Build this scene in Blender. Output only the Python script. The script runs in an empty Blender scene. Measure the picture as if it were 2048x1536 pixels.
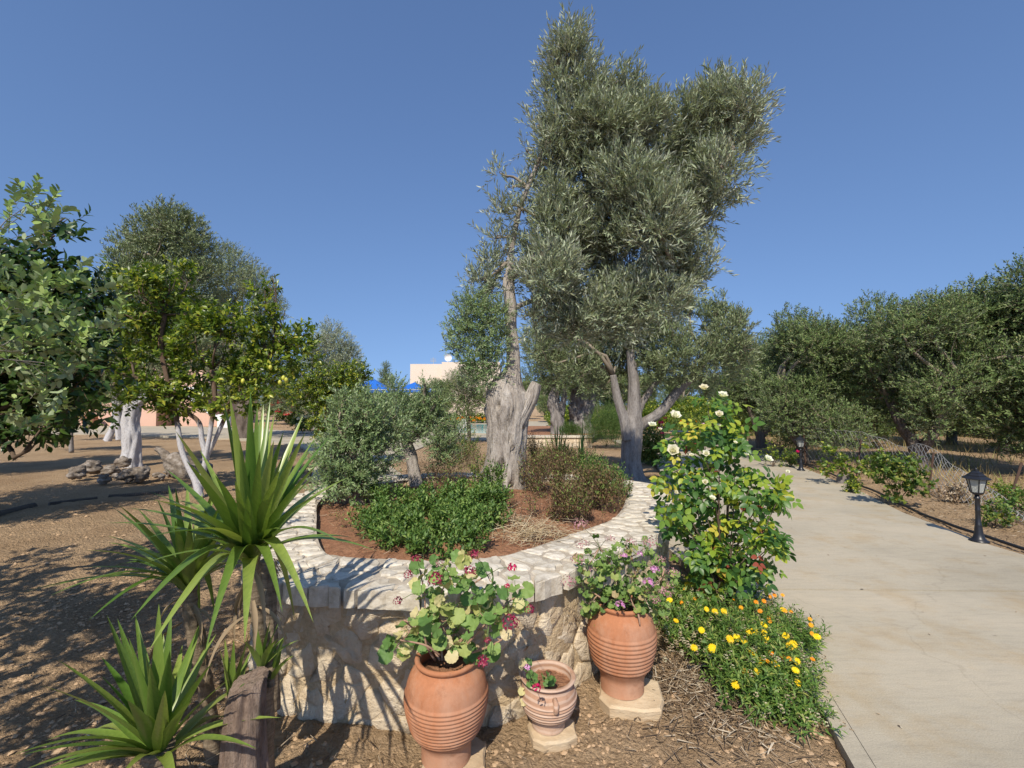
import bpy, math, random
import numpy as np
from mathutils import Vector, Matrix, noise
R = math.radians
random.seed(7)
rng = np.random.default_rng(7)
scene = bpy.context.scene
C = scene.collection

# ------------------------------------------------------------------ camera, sky, sun, exposure
CAMZ, PITCH, FPX = 1.65, R(2.52), 910.0
cam_d = bpy.data.cameras.new("camera"); cam = bpy.data.objects.new("camera", cam_d); C.objects.link(cam)
cam.location = (0, 0, CAMZ); cam.rotation_euler = (R(90) + PITCH, 0, 0)
cam_d.sensor_width = 36; cam_d.lens = 16.0; cam_d.clip_start = .05; cam_d.clip_end = 3000
scene.camera = cam
SUN_DIR = Vector((0.22, 1.0, -1.08)).normalized()          # the way the light travels
sun_el = math.asin(-SUN_DIR.z); sun_az = math.atan2(-SUN_DIR.x, -SUN_DIR.y)
world = bpy.data.worlds.new("World"); scene.world = world; world.use_nodes = True
wn = world.node_tree.nodes; wl = world.node_tree.links
bg = wn["Background"]; sky = wn.new("ShaderNodeTexSky"); sky.sky_type = 'NISHITA'; sky.sun_disc = False
sky.sun_elevation = sun_el; sky.sun_rotation = sun_az
sky.air_density = 1.15; sky.dust_density = 0.25; sky.ozone_density = 3.5; sky.altitude = 0
_g = wn.new("ShaderNodeTexCoord"); _m = wn.new("ShaderNodeMapping"); _m.inputs["Scale"].default_value = (1, 1, .62); _m.inputs["Location"].default_value = (0, 0, .19)
wl.new(_g.outputs["Generated"], _m.inputs[0]); wl.new(_m.outputs[0], sky.inputs[0])
_t = wn.new("ShaderNodeMix"); _t.data_type = 'RGBA'; _t.blend_type = 'MULTIPLY'; _t.inputs[0].default_value = 1; _t.inputs[7].default_value = (.96, 1.02, 1.17, 1)   # clearer, bluer air
wl.new(sky.outputs[0], _t.inputs[6]); wl.new(_t.outputs[2], bg.inputs[0]); bg.inputs[1].default_value = 0.112
sl = bpy.data.lights.new("sun", 'SUN'); so = bpy.data.objects.new("sun", sl); C.objects.link(so)
sl.energy = 5.0; sl.angle = R(.53); sl.color = (1, .91, .77)
so.rotation_euler = SUN_DIR.to_track_quat('-Z', 'Y').to_euler(); so.location = (-3, -10, 12)
scene.view_settings.view_transform = 'Standard'; scene.view_settings.look = 'None'
scene.view_settings.exposure = .12; scene.view_settings.gamma = 1; scene.view_settings.use_curve_mapping = False
scene.cycles.max_bounces = 6; scene.cycles.diffuse_bounces = 2; scene.cycles.transparent_max_bounces = 8
scene.cycles.use_denoising = True

# ------------------------------------------------------------------ measuring the photograph
_f = np.array([0, math.cos(PITCH), math.sin(PITCH)]); _u = np.array([0, -math.sin(PITCH), math.cos(PITCH)])
CAM = np.array([0, 0, CAMZ])
def ray(px, py): return np.array([1., 0, 0]) * (px - 1024) / FPX + _u * (768 - py) / FPX + _f
def G(px, py, z=0.0):
    d = ray(px, py); return CAM + d * (z - CAMZ) / d[2]
def D(px, py, Y):
    d = ray(px, py); return CAM + d * Y / d[1]
def lob(px, py, rpx, Y, dy=0, sy=1.0):
    c = D(px, py, Y + dy); r = rpx / FPX * Y
    return (c[0], c[1], c[2], r, r * sy, r)

# ------------------------------------------------------------------ materials
def nodemat(name):
    m = bpy.data.materials.new(name); m.use_nodes = True
    return m, m.node_tree.nodes, m.node_tree.links, m.node_tree.nodes["Principled BSDF"]
def ramp(n, stops):
    r = n.new("ShaderNodeValToRGB"); e = r.color_ramp.elements
    while len(e) > 1: e.remove(e[-1])
    e[0].position = stops[0][0]; e[0].color = (*stops[0][1], 1)
    for p, c in stops[1:]:
        k = e.new(p); k.color = (*c, 1)
    return r
def tex(n, l, kind, scale, coord="Object", detail=5, vec=None, rough=.6, sc=(1, 1, 1)):
    t = n.new(kind); t.inputs["Scale"].default_value = scale
    if "Detail" in t.inputs: t.inputs["Detail"].default_value = detail
    if "Roughness" in t.inputs: t.inputs["Roughness"].default_value = rough
    if vec is None:
        tc = n.new("ShaderNodeTexCoord"); mp = n.new("ShaderNodeMapping"); mp.inputs["Scale"].default_value = sc
        l.new(tc.outputs[coord], mp.inputs[0]); vec = mp.outputs[0]
    l.new(vec, t.inputs["Vector"]); return t
def addbump(n, l, b, hs, dist, strength=.8):
    """hs: list of (socket, weight)"""
    acc = None
    for s, w in hs:
        mm = n.new("ShaderNodeMath"); mm.operation = 'MULTIPLY'; mm.inputs[1].default_value = w; l.new(s, mm.inputs[0])
        if acc is None: acc = mm.outputs[0]
        else:
            a = n.new("ShaderNodeMath"); l.new(acc, a.inputs[0]); l.new(mm.outputs[0], a.inputs[1]); acc = a.outputs[0]
    bp = n.new("ShaderNodeBump"); bp.inputs["Distance"].default_value = dist; bp.inputs["Strength"].default_value = strength
    l.new(acc, bp.inputs["Height"]); l.new(bp.outputs[0], b.inputs["Normal"])
def mixc(n, l, fac, a, b, mode='MIX'):
    m = n.new("ShaderNodeMix"); m.data_type = 'RGBA'; m.blend_type = mode
    if isinstance(fac, (int, float)): m.inputs[0].default_value = fac
    else: l.new(fac, m.inputs[0])
    for i, v in ((6, a), (7, b)):
        if isinstance(v, tuple): m.inputs[i].default_value = (*v, 1)
        else: l.new(v, m.inputs[i])
    return m.outputs[2]
def rough_mat(name, stops, scale=3, bumps=((30, 1.0),), dist=.01, rough=.9, stops2=None, scale2=14, mix2=.5, sc=(1, 1, 1), coord="Object", strength=.8, perobj=0.0):
    m, n, l, b = nodemat(name)
    t = tex(n, l, "ShaderNodeTexNoise", scale, coord, 8, sc=sc, rough=.65); r = ramp(n, stops); l.new(t.outputs["Fac"], r.inputs[0]); col = r.outputs[0]
    if stops2:
        t2 = tex(n, l, "ShaderNodeTexNoise", scale2, coord, 8, sc=sc, rough=.7); r2 = ramp(n, stops2); l.new(t2.outputs["Fac"], r2.inputs[0])
        col = mixc(n, l, mix2, col, r2.outputs[0], 'MULTIPLY')
    if perobj:
        oi = n.new("ShaderNodeObjectInfo"); mr = n.new("ShaderNodeMapRange"); mr.inputs[3].default_value = 1 - perobj; mr.inputs[4].default_value = 1 + perobj * .6
        l.new(oi.outputs["Random"], mr.inputs[0]); vm = n.new("ShaderNodeVectorMath"); vm.operation = 'SCALE'
        l.new(col, vm.inputs[0]); l.new(mr.outputs[0], vm.inputs["Scale"]); col = vm.outputs[0]
    l.new(col, b.inputs["Base Color"]); b.inputs["Roughness"].default_value = rough; b.inputs["Specular IOR Level"].default_value = .25
    hs = []
    for s, w in bumps:
        tb = tex(n, l, "ShaderNodeTexNoise", s, coord, 6, sc=sc, rough=.65); hs.append((tb.outputs["Fac"], w))
    if hs: addbump(n, l, b, hs, dist, strength)
    return m
def flat(name, col, rough=.6, metal=0.0, spec=.5):
    m, n, l, b = nodemat(name); b.inputs["Base Color"].default_value = (*col, 1)
    b.inputs["Roughness"].default_value = rough; b.inputs["Metallic"].default_value = metal; b.inputs["Specular IOR Level"].default_value = spec
    t = tex(n, l, "ShaderNodeTexNoise", 9, "Object", 6); hi = tuple(min(1, c * 1.12) for c in col); lo = tuple(c * .82 for c in col)
    r = ramp(n, [(.3, lo), (.7, hi)]); l.new(t.outputs["Fac"], r.inputs[0]); l.new(r.outputs[0], b.inputs["Base Color"])
    return m
def leaf_mat(name, stops, back=None, transl=.3, rough=.5, vein=False, spec=.4):
    m, n, l, b = nodemat(name)
    at = n.new("ShaderNodeAttribute"); at.attribute_name = "rnd"; oi = n.new("ShaderNodeObjectInfo")
    ad = n.new("ShaderNodeMath"); l.new(at.outputs["Fac"], ad.inputs[0]); l.new(oi.outputs["Random"], ad.inputs[1])
    fr = n.new("ShaderNodeMath"); fr.operation = 'FRACT'; l.new(ad.outputs[0], fr.inputs[0])
    r = ramp(n, stops); l.new(fr.outputs[0], r.inputs[0]); col = r.outputs[0]
    if vein:
        t = tex(n, l, "ShaderNodeTexNoise", 14, "Generated", 3, sc=(3, .6, 1)); r3 = ramp(n, [(.3, (.75, .8, .7)), (.7, (1.15, 1.12, 1.1))]); l.new(t.outputs["Fac"], r3.inputs[0])
        col = mixc(n, l, .8, col, r3.outputs[0], 'MULTIPLY')
    if back:
        g = n.new("ShaderNodeNewGeometry"); col2 = mixc(n, l, g.outputs["Backfacing"], col, back)
    else: col2 = col
    l.new(col2, b.inputs["Base Color"]); b.inputs["Roughness"].default_value = rough; b.inputs["Specular IOR Level"].default_value = spec
    tr = n.new("ShaderNodeBsdfTranslucent"); tcol = mixc(n, l, .6, col, (1.5, 1.7, .5), 'MULTIPLY'); l.new(tcol, tr.inputs[0])
    mx = n.new("ShaderNodeMixShader"); mx.inputs[0].default_value = transl
    l.new(b.outputs[0], mx.inputs[1]); l.new(tr.outputs[0], mx.inputs[2])
    l.new(mx.outputs[0], n["Material Output"].inputs[0]); return m

M = {}
M['olive'] = leaf_mat("olive_leaf", [(0, (.13, .17, .09)), (.5, (.24, .29, .17)), (.85, (.38, .42, .29)), (1, (.32, .34, .17))], back=(.40, .43, .34), transl=.12, rough=.5, spec=.3)
M['olive_fresh'] = leaf_mat("fresh_olive_leaf", [(0, (.11, .18, .07)), (.5, (.19, .28, .11)), (1, (.30, .38, .18))], back=(.38, .44, .28), transl=.2, rough=.45)
M['olive_mid'] = leaf_mat("olive_leaf_mid", [(0, (.10, .14, .06)), (.5, (.18, .23, .10)), (1, (.27, .31, .17))], back=(.25, .29, .18), transl=.12, rough=.5, spec=.3)
M['olive_dark'] = leaf_mat("grove_olive_leaf", [(0, (.07, .115, .035)), (.5, (.13, .195, .06)), (.9, (.22, .28, .11)), (1, (.24, .23, .09))], back=(.20, .24, .14), transl=.12, rough=.55, spec=.22)
M['citrus'] = leaf_mat("citrus_leaf", [(0, (.045, .08, .012)), (.4, (.10, .165, .022)), (.75, (.23, .30, .04)), (.95, (.42, .44, .06)), (1, (.50, .45, .07))], transl=.35, rough=.35)
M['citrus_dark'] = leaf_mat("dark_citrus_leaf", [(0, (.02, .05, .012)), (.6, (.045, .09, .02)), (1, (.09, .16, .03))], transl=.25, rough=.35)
M['guava'] = leaf_mat("guava_leaf", [(0, (.12, .20, .045)), (.6, (.23, .34, .085)), (1, (.37, .46, .16))], back=(.31, .38, .21), transl=.12, rough=.5)
M['yucca'] = leaf_mat("yucca_leaf", [(0, (.09, .18, .03)), (.5, (.17, .255, .05)), (.9, (.27, .35, .08)), (1, (.36, .40, .12))], transl=.25, rough=.33, spec=.6, vein=True)
M['mint'] = leaf_mat("mint_leaf", [(0, (.055, .12, .022)), (.6, (.12, .215, .045)), (1, (.24, .33, .08))], transl=.25, rough=.5)
M['dry'] = leaf_mat("withered_leaf", [(0, (.10, .055, .03)), (.4, (.17, .10, .055)), (.7, (.22, .17, .06)), (.8, (.13, .2, .04)), (1, (.20, .28, .06))], transl=.2, rough=.7)
M['rose'] = leaf_mat("rose_leaf", [(0, (.05, .12, .03)), (.45, (.09, .19, .035)), (.7, (.22, .33, .04)), (.88, (.42, .47, .05)), (.965, (.55, .46, .07)), (.99, (.33, .08, .05)), (1, (.33, .08, .05))], transl=.35, rough=.4)
M['geranium'] = leaf_mat("geranium_leaf", [(0, (.10, .20, .05)), (.45, (.17, .29, .08)), (.66, (.26, .36, .10)), (.80, (.42, .43, .15)), (.93, (.62, .55, .28)), (1, (.6, .5, .3))], transl=.3, rough=.6)
M['geranium2'] = leaf_mat("ivy_geranium_leaf", [(0, (.10, .18, .04)), (.7, (.19, .29, .07)), (.93, (.34, .37, .11)), (1, (.40, .30, .16))], transl=.3, rough=.6)
M['calendula'] = leaf_mat("calendula_leaf", [(0, (.07, .14, .025)), (.6, (.12, .22, .04)), (.9, (.24, .32, .07)), (1, (.36, .36, .10))], transl=.3, rough=.5)
M['shrub'] = leaf_mat("shrub_leaf", [(0, (.05, .10, .02)), (.5, (.10, .17, .03)), (.85, (.22, .27, .05)), (1, (.35, .30, .07))], transl=.3, rough=.45)
M['rosemary'] = leaf_mat("rosemary_leaf", [(0, (.035, .08, .015)), (.6, (.08, .15, .03)), (1, (.15, .22, .05))], transl=.15, rough=.6)
M['straw'] = leaf_mat("straw", [(0, (.42, .32, .18)), (.5, (.58, .46, .28)), (1, (.7, .6, .42))], transl=.1, rough=.8)
M['dead_leaf'] = leaf_mat('dead_yucca_leaf', [(0, (.20, .14, .08)), (1, (.40, .31, .20))], transl=.15, rough=.8)
M['litter'] = leaf_mat("leaf_litter", [(0, (.10, .07, .045)), (.4, (.22, .15, .09)), (.7, (.36, .27, .17)), (1, (.58, .5, .38))], transl=.05, rough=.9)
M['grass_dry'] = leaf_mat("dry_grass", [(0, (.25, .19, .08)), (.5, (.38, .30, .14)), (.8, (.5, .42, .2)), (1, (.2, .26, .06))], transl=.3, rough=.7)
M['soil'] = None
def soil_mat():
    m, n, l, b = nodemat("bare_earth")
    t = tex(n, l, "ShaderNodeTexNoise", .55, "Object", 6); r = ramp(n, [(.3, (.37, .245, .14)), (.55, (.52, .37, .225)), (.75, (.43, .285, .16))]); l.new(t.outputs["Fac"], r.inputs[0])
    t2 = tex(n, l, "ShaderNodeTexNoise", 38, "Object", 8, rough=.75); r2 = ramp(n, [(.25, (.62, .58, .55)), (.5, (.95, .95, .95)), (.72, (1.25, 1.22, 1.18))]); l.new(t2.outputs["Fac"], r2.inputs[0])
    c = mixc(n, l, 1.0, r.outputs[0], r2.outputs[0], 'MULTIPLY')
    v = tex(n, l, "ShaderNodeTexVoronoi", 55, "Object"); r3 = ramp(n, [(0, (1.35, 1.3, 1.2)), (.16, (1, 1, 1))]); l.new(v.outputs["Distance"], r3.inputs[0])
    c = mixc(n, l, .6, c, r3.outputs[0], 'MULTIPLY')
    # red earth far right of the path
    l.new(c, b.inputs["Base Color"]); b.inputs["Roughness"].default_value = 1; b.inputs["Specular IOR Level"].default_value = .1
    t4 = tex(n, l, "ShaderNodeTexNoise", 22, "Object", 8, rough=.7); t5 = tex(n, l, "ShaderNodeTexNoise", 110, "Object", 6, rough=.7); v2 = tex(n, l, "ShaderNodeTexVoronoi", 34, "Object")
    addbump(n, l, b, [(t4.outputs["Fac"], 1.4), (t5.outputs["Fac"], .4), (v2.outputs["Distance"], -.8)], .03, 1.0)
    return m
M['soil'] = soil_mat()
M['red_soil'] = rough_mat("red_earth", [(.3, (.24, .12, .07)), (.6, (.36, .195, .115)), (.8, (.44, .29, .18))], 9, ((30, 1), (90, .6)), .03, 1, [(.3, (.6, .55, .5)), (.7, (1.25, 1.2, 1.15))], 45, 1.0)
M['clod'] = rough_mat("clod_earth", [(.3, (.42, .28, .16)), (.7, (.54, .38, .235))], 20, ((90, 1),), .006, 1)
def concrete_mat():
    m, n, l, b = nodemat("path_concrete")
    t = tex(n, l, "ShaderNodeTexNoise", .5, "Object", 6, sc=(1, 1.6, 1)); r = ramp(n, [(.3, (.33, .295, .225)), (.5, (.41, .365, .28)), (.7, (.47, .41, .31))]); l.new(t.outputs["Fac"], r.inputs[0])
    t2 = tex(n, l, "ShaderNodeTexNoise", 8, "Object", 8, sc=(.5, 3, 1), rough=.75); r2 = ramp(n, [(.25, (.78, .78, .80)), (.5, (1, 1, 1)), (.8, (1.1, 1.08, 1.04))]); l.new(t2.outputs["Fac"], r2.inputs[0])
    c = mixc(n, l, .8, r.outputs[0], r2.outputs[0], 'MULTIPLY')
    t3 = tex(n, l, "ShaderNodeTexNoise", 130, "Object", 4); r3 = ramp(n, [(.3, (.8, .8, .8)), (.6, (1.08, 1.08, 1.08))]); l.new(t3.outputs["Fac"], r3.inputs[0])
    c = mixc(n, l, .7, c, r3.outputs[0], 'MULTIPLY')
    t6 = tex(n, l, "ShaderNodeTexNoise", 1.7, "Object", 5, rough=.7); r6 = ramp(n, [(.5, (1, 1, 1)), (.7, (.92, .82, .68))]); l.new(t6.outputs["Fac"], r6.inputs[0])
    c = mixc(n, l, .8, c, r6.outputs[0], 'MULTIPLY')
    v9 = tex(n, l, "ShaderNodeTexVoronoi", 26, "Object"); r9 = ramp(n, [(.0, (.55, .52, .48)), (.09, (1, 1, 1))]); l.new(v9.outputs["Distance"], r9.inputs[0]); c = mixc(n, l, .55, c, r9.outputs[0], 'MULTIPLY')
    tcc = n.new("ShaderNodeTexCoord"); nz = n.new("ShaderNodeTexNoise"); nz.inputs["Scale"].default_value = 2.5; nz.inputs["Detail"].default_value = 8; l.new(tcc.outputs["Object"], nz.inputs["Vector"])
    mxv = n.new("ShaderNodeMix"); mxv.data_type = 'RGBA'; mxv.inputs[0].default_value = .35; l.new(tcc.outputs["Object"], mxv.inputs[6]); l.new(nz.outputs["Color"], mxv.inputs[7])
    vc = n.new("ShaderNodeTexVoronoi"); vc.feature = 'DISTANCE_TO_EDGE'; vc.inputs["Scale"].default_value = .55; l.new(mxv.outputs[2], vc.inputs["Vector"]); rc = ramp(n, [(0, (.45, .42, .38)), (.0035, (1, 1, 1))]); l.new(vc.outputs["Distance"], rc.inputs[0]); c = mixc(n, l, .22, c, rc.outputs[0], 'MULTIPLY')
    l.new(c, b.inputs["Base Color"]); b.inputs["Roughness"].default_value = .85; b.inputs["Specular IOR Level"].default_value = .25
    addbump(n, l, b, [(t2.outputs["Fac"], .5), (t3.outputs["Fac"], .5)], .006, .7); return m
M['concrete'] = concrete_mat()
M['cap'] = rough_mat("white_limestone", [(.3, (.46, .42, .36)), (.5, (.61, .565, .48)), (.7, (.69, .65, .58))], 5, ((18, 1), (70, .35)), .007, .85, [(.32, (.58, .52, .44)), (.55, (1, .98, .94))], 14, .85, coord="Object", perobj=.16)
M['stone'] = rough_mat("tan_rubble_stone", [(.28, (.44, .33, .20)), (.42, (.63, .51, .35)), (.6, (.70, .60, .45)), (.75, (.75, .68, .56))], 4, ((9, 1.6), (30, .9), (90, .3)), .022, .9, [(.3, (.55, .48, .42)), (.5, (1, 1, 1))], 11, .75, perobj=.14, strength=1)
M['mortar'] = rough_mat("lime_mortar", [(.3, (.52, .39, .24)), (.6, (.64, .51, .33)), (.8, (.68, .57, .40))], 3, ((14, 1.4), (60, .5)), .03, 1, [(.3, (.7, .66, .6)), (.6, (1.05, 1.05, 1.05))], 30, .7, strength=1)
M['capmortar'] = rough_mat("cap_mortar", [(.3, (.34, .29, .22)), (.7, (.47, .41, .33))], 6, ((40, 1),), .012, 1)
M['slab'] = rough_mat("sandstone_slab", [(.3, (.42, .30, .18)), (.6, (.56, .44, .29)), (.8, (.62, .53, .38))], 5, ((10, 1), (50, .4)), .012, .9, sc=(1, 1, 3))
def terracotta(name, base, pale, stripes=0.0):
    m, n, l, b = nodemat(name)
    t = tex(n, l, "ShaderNodeTexNoise", 5, "Object", 8, rough=.7); r = ramp(n, [(.3, tuple(c * .86 for c in base)), (.55, base), (.8, pale)]); l.new(t.outputs["Fac"], r.inputs[0]); c = r.outputs[0]
    t2 = tex(n, l, "ShaderNodeTexNoise", 60, "Object", 6, rough=.7); r2 = ramp(n, [(.3, (.85, .84, .82)), (.7, (1.1, 1.1, 1.1))]); l.new(t2.outputs["Fac"], r2.inputs[0]); c = mixc(n, l, .7, c, r2.outputs[0], 'MULTIPLY')
    # pale efflorescence towards the foot: mineral bloom, follows height on the pot
    tc = n.new("ShaderNodeTexCoord"); sp = n.new("ShaderNodeSeparateXYZ"); l.new(tc.outputs["Object"], sp.inputs[0])
    mr = n.new("ShaderNodeMapRange"); mr.inputs[1].default_value = .17; mr.inputs[2].default_value = .05; l.new(sp.outputs[2], mr.inputs[0])
    mu = n.new("ShaderNodeMath"); mu.operation = 'MULTIPLY'; l.new(mr.outputs[0], mu.inputs[0]); l.new(t.outputs["Fac"], mu.inputs[1])
    c = mixc(n, l, mu.outputs[0], c, pale)
    if stripes:
        w = n.new("ShaderNodeTexWave"); w.bands_direction = 'Z'; w.inputs["Scale"].default_value = 11; w.inputs["Distortion"].default_value = 2; w.inputs["Detail"].default_value = 3; l.new(tc.outputs["Object"], w.inputs[0])
        r4 = ramp(n, [(.45, (0, 0, 0)), (.8, (1, 1, 1))]); l.new(w.outputs["Fac"], r4.inputs[0]); mm = n.new("ShaderNodeMath"); mm.operation = 'MULTIPLY'; mm.inputs[1].default_value = stripes; l.new(r4.outputs[0], mm.inputs[0])
        c = mixc(n, l, mm.outputs[0], c, (.66, .54, .44))
    t7 = tex(n, l, "ShaderNodeTexNoise", 3.2, "Object", 7, sc=(1, 1, .35), rough=.7); r7 = ramp(n, [(.46, (0, 0, 0)), (.66, (.55, .55, .55))]); l.new(t7.outputs["Fac"], r7.inputs[0]); c = mixc(n, l, r7.outputs[0], c, (.47, .30, .21))
    t8 = tex(n, l, "ShaderNodeTexNoise", 11, "Object", 7, rough=.75); r8 = ramp(n, [(.55, (1, 1, 1)), (.72, (.62, .55, .5))]); l.new(t8.outputs["Fac"], r8.inputs[0]); c = mixc(n, l, .8, c, r8.outputs[0], 'MULTIPLY')
    l.new(c, b.inputs["Base Color"]); b.inputs["Roughness"].default_value = .85; b.inputs["Specular IOR Level"].default_value = .2
    addbump(n, l, b, [(t.outputs["Fac"], .8), (t2.outputs["Fac"], .25)], .006, .6); return m
M['pot'] = terracotta("terracotta", (.41, .175, .088), (.48, .27, .17))
M['pot_pale'] = terracotta("weathered_terracotta", (.42, .25, .165), (.52, .40, .30), .5)
def bark_mat(name, stops, scale=6, dist=.03, wash=False, sc=(1, 1, .18)):
    m, n, l, b = nodemat(name)
    t = tex(n, l, "ShaderNodeTexNoise", scale, "Object", 9, sc=sc, rough=.7); r = ramp(n, stops); l.new(t.outputs["Fac"], r.inputs[0]); c = r.outputs[0]
    t2 = tex(n, l, "ShaderNodeTexNoise", scale * 7, "Object", 6, sc=(1, 1, .3), rough=.7); r2 = ramp(n, [(.3, (.45, .42, .4)), (.55, (1.05, 1.05, 1.05))]); l.new(t2.outputs["Fac"], r2.inputs[0])
    c = mixc(n, l, .75, c, r2.outputs[0], 'MULTIPLY')
    if wash:
        tc = n.new("ShaderNodeTexCoord"); sp = n.new("ShaderNodeSeparateXYZ"); l.new(tc.outputs["Object"], sp.inputs[0])
        ad = n.new("ShaderNodeMath"); l.new(sp.outputs[2], ad.inputs[0]); mm = n.new("ShaderNodeMath"); mm.operation = 'MULTIPLY_ADD'; mm.inputs[1].default_value = .6; mm.inputs[2].default_value = -.3
        l.new(t.outputs["Fac"], mm.inputs[0]); l.new(mm.outputs[0], ad.inputs[1])
        mr = n.new("ShaderNodeMapRange"); mr.inputs[1].default_value = wash + .05; mr.inputs[2].default_value = wash - .1; l.new(ad.outputs[0], mr.inputs[0])
        r5 = ramp(n, [(.3, (.15, .15, .15)), (.48, (1, 1, 1))]); l.new(t2.outputs["Fac"], r5.inputs[0]); mu = n.new("ShaderNodeMath"); mu.operation = 'MULTIPLY'; l.new(mr.outputs[0], mu.inputs[0]); l.new(r5.outputs[0], mu.inputs[1])
        mq = n.new('ShaderNodeMath'); mq.operation = 'MULTIPLY'; mq.inputs[1].default_value = .8; l.new(mu.outputs[0], mq.inputs[0]); c = mixc(n, l, mq.outputs[0], c, (.58, .58, .60))
    l.new(c, b.inputs["Base Color"]); b.inputs["Roughness"].default_value = .95; b.inputs["Specular IOR Level"].default_value = .15
    addbump(n, l, b, [(t.outputs["Fac"], 1.2), (t2.outputs["Fac"], .5)], dist, 1.0); return m
M['bark'] = bark_mat("old_olive_bark", [(.28, (.13, .10, .08)), (.42, (.33, .29, .25)), (.6, (.47, .43, .38)), (.8, (.56, .52, .47))], 7, .035)
M['bark_dark'] = bark_mat("dark_olive_bark", [(.3, (.07, .055, .045)), (.55, (.18, .15, .125)), (.8, (.30, .27, .23))], 7, .03)
M['bark_grey'] = bark_mat("grey_olive_bark", [(.3, (.13, .115, .105)), (.55, (.26, .24, .225)), (.8, (.38, .35, .32))], 7, .02)
M['bark_wash'] = bark_mat("limewashed_bark", [(.3, (.13, .115, .10)), (.55, (.25, .22, .19)), (.8, (.36, .33, .29))], 7, .02, wash=2.6)
M['bark_wash_low'] = bark_mat("limewashed_stem_bark", [(.3, (.09, .06, .04)), (.55, (.16, .11, .08)), (.8, (.24, .18, .13))], 9, .006, wash=1.35)
M['twig'] = flat("twig_bark", (.24, .20, .15), .8)
M['twig_dark'] = flat("dark_twig_bark", (.11, .075, .05), .8)
M['green_stem'] = flat("green_stem", (.14, .20, .06), .7)
M['ger_stem'] = flat("geranium_stem", (.36, .22, .15), .8)
M['cane'] = bark_mat("yucca_cane_bark", [(.3, (.12, .09, .06)), (.55, (.28, .22, .15)), (.8, (.42, .36, .28))], 10, .01, sc=(.6, .6, 5))
M['stumpwood'] = bark_mat("dead_stump_wood", [(.3, (.15, .10, .075)), (.5, (.27, .20, .155)), (.8, (.38, .31, .25))], 9, .03)
M['cutwood'] = rough_mat("cut_wood", [(.3, (.30, .24, .18)), (.7, (.46, .40, .33))], 8, ((40, 1),), .006)
M['rock'] = rough_mat("weathered_root_rock", [(.3, (.12, .095, .075)), (.5, (.26, .22, .18)), (.7, (.44, .40, .36))], 6, ((12, 1.2), (50, .5)), .04, 1, [(.3, (.5, .45, .4)), (.6, (1.1, 1.1, 1.1))], 18, .8, strength=1)
M['pipe'] = flat('dusty_black_pipe', (.16, .13, .10), .95)
M['black'] = flat("black_plastic", (.016, .017, .02), .5)
M['black_metal'] = flat("black_painted_metal", (.014, .015, .019), .38)
M['wire'] = flat("galvanised_wire", (.44, .44, .42), .6, .0)
M['rust'] = flat("rusty_iron", (.08, .045, .03), .9)
M['pink'] = rough_mat("pink_render", [(.3, (.58, .375, .28)), (.7, (.64, .42, .32))], .6, ((80, .4),), .003, .95)
M['cream'] = rough_mat("cream_render", [(.3, (.66, .56, .46)), (.7, (.71, .61, .51))], .3, ((80, .4),), .003, .95)
M['white'] = flat("white_paint", (.76, .76, .75), .7)
M['brown_door'] = flat("brown_door_paint", (.12, .06, .035), .6)
M['blue'] = flat("blue_canopy_fabric", (.012, .13, .52), .75)
M['roof'] = flat("red_roof_tile", (.42, .13, .07), .8)
M['glass_dark'] = flat("window_glass", (.04, .05, .06), .1, 0, .8)
M['fl_magenta'] = leaf_mat("crimson_petal", [(0, (.20, .01, .05)), (.6, (.32, .02, .07)), (1, (.45, .10, .14))], transl=.2)
M['fl_bright'] = leaf_mat("magenta_petal", [(0, (.50, .01, .10)), (1, (.72, .02, .16))], transl=.3)
M['fl_pink'] = leaf_mat("mauve_petal", [(0, (.52, .17, .42)), (.7, (.72, .36, .66)), (1, (.8, .6, .78))], transl=.3)
M['fl_dull'] = leaf_mat("faded_pink_petal", [(0, (.40, .17, .20)), (.7, (.55, .30, .34)), (1, (.5, .36, .25))], transl=.3)
M['fl_white'] = leaf_mat("cream_petal", [(0, (.78, .70, .55)), (.4, (.85, .80, .70)), (1, (.86, .84, .78))], transl=.3)
M['fl_yellow'] = leaf_mat("yellow_petal", [(0, (.80, .52, .004)), (1, (.88, .66, .01))], transl=.2)
M['fl_orange'] = leaf_mat("orange_petal", [(0, (.80, .26, .004)), (1, (.85, .40, .01))], transl=.2)
M['fl_red'] = leaf_mat("red_petal", [(0, (.5, .01, .02)), (1, (.65, .04, .06))], transl=.2)
M['seed'] = leaf_mat("seed_head", [(0, (.30, .22, .14)), (.6, (.50, .41, .28)), (1, (.50, .50, .32))], transl=.1)
M['lemon'] = flat("lemon_peel", (.50, .50, .07), .45)

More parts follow.
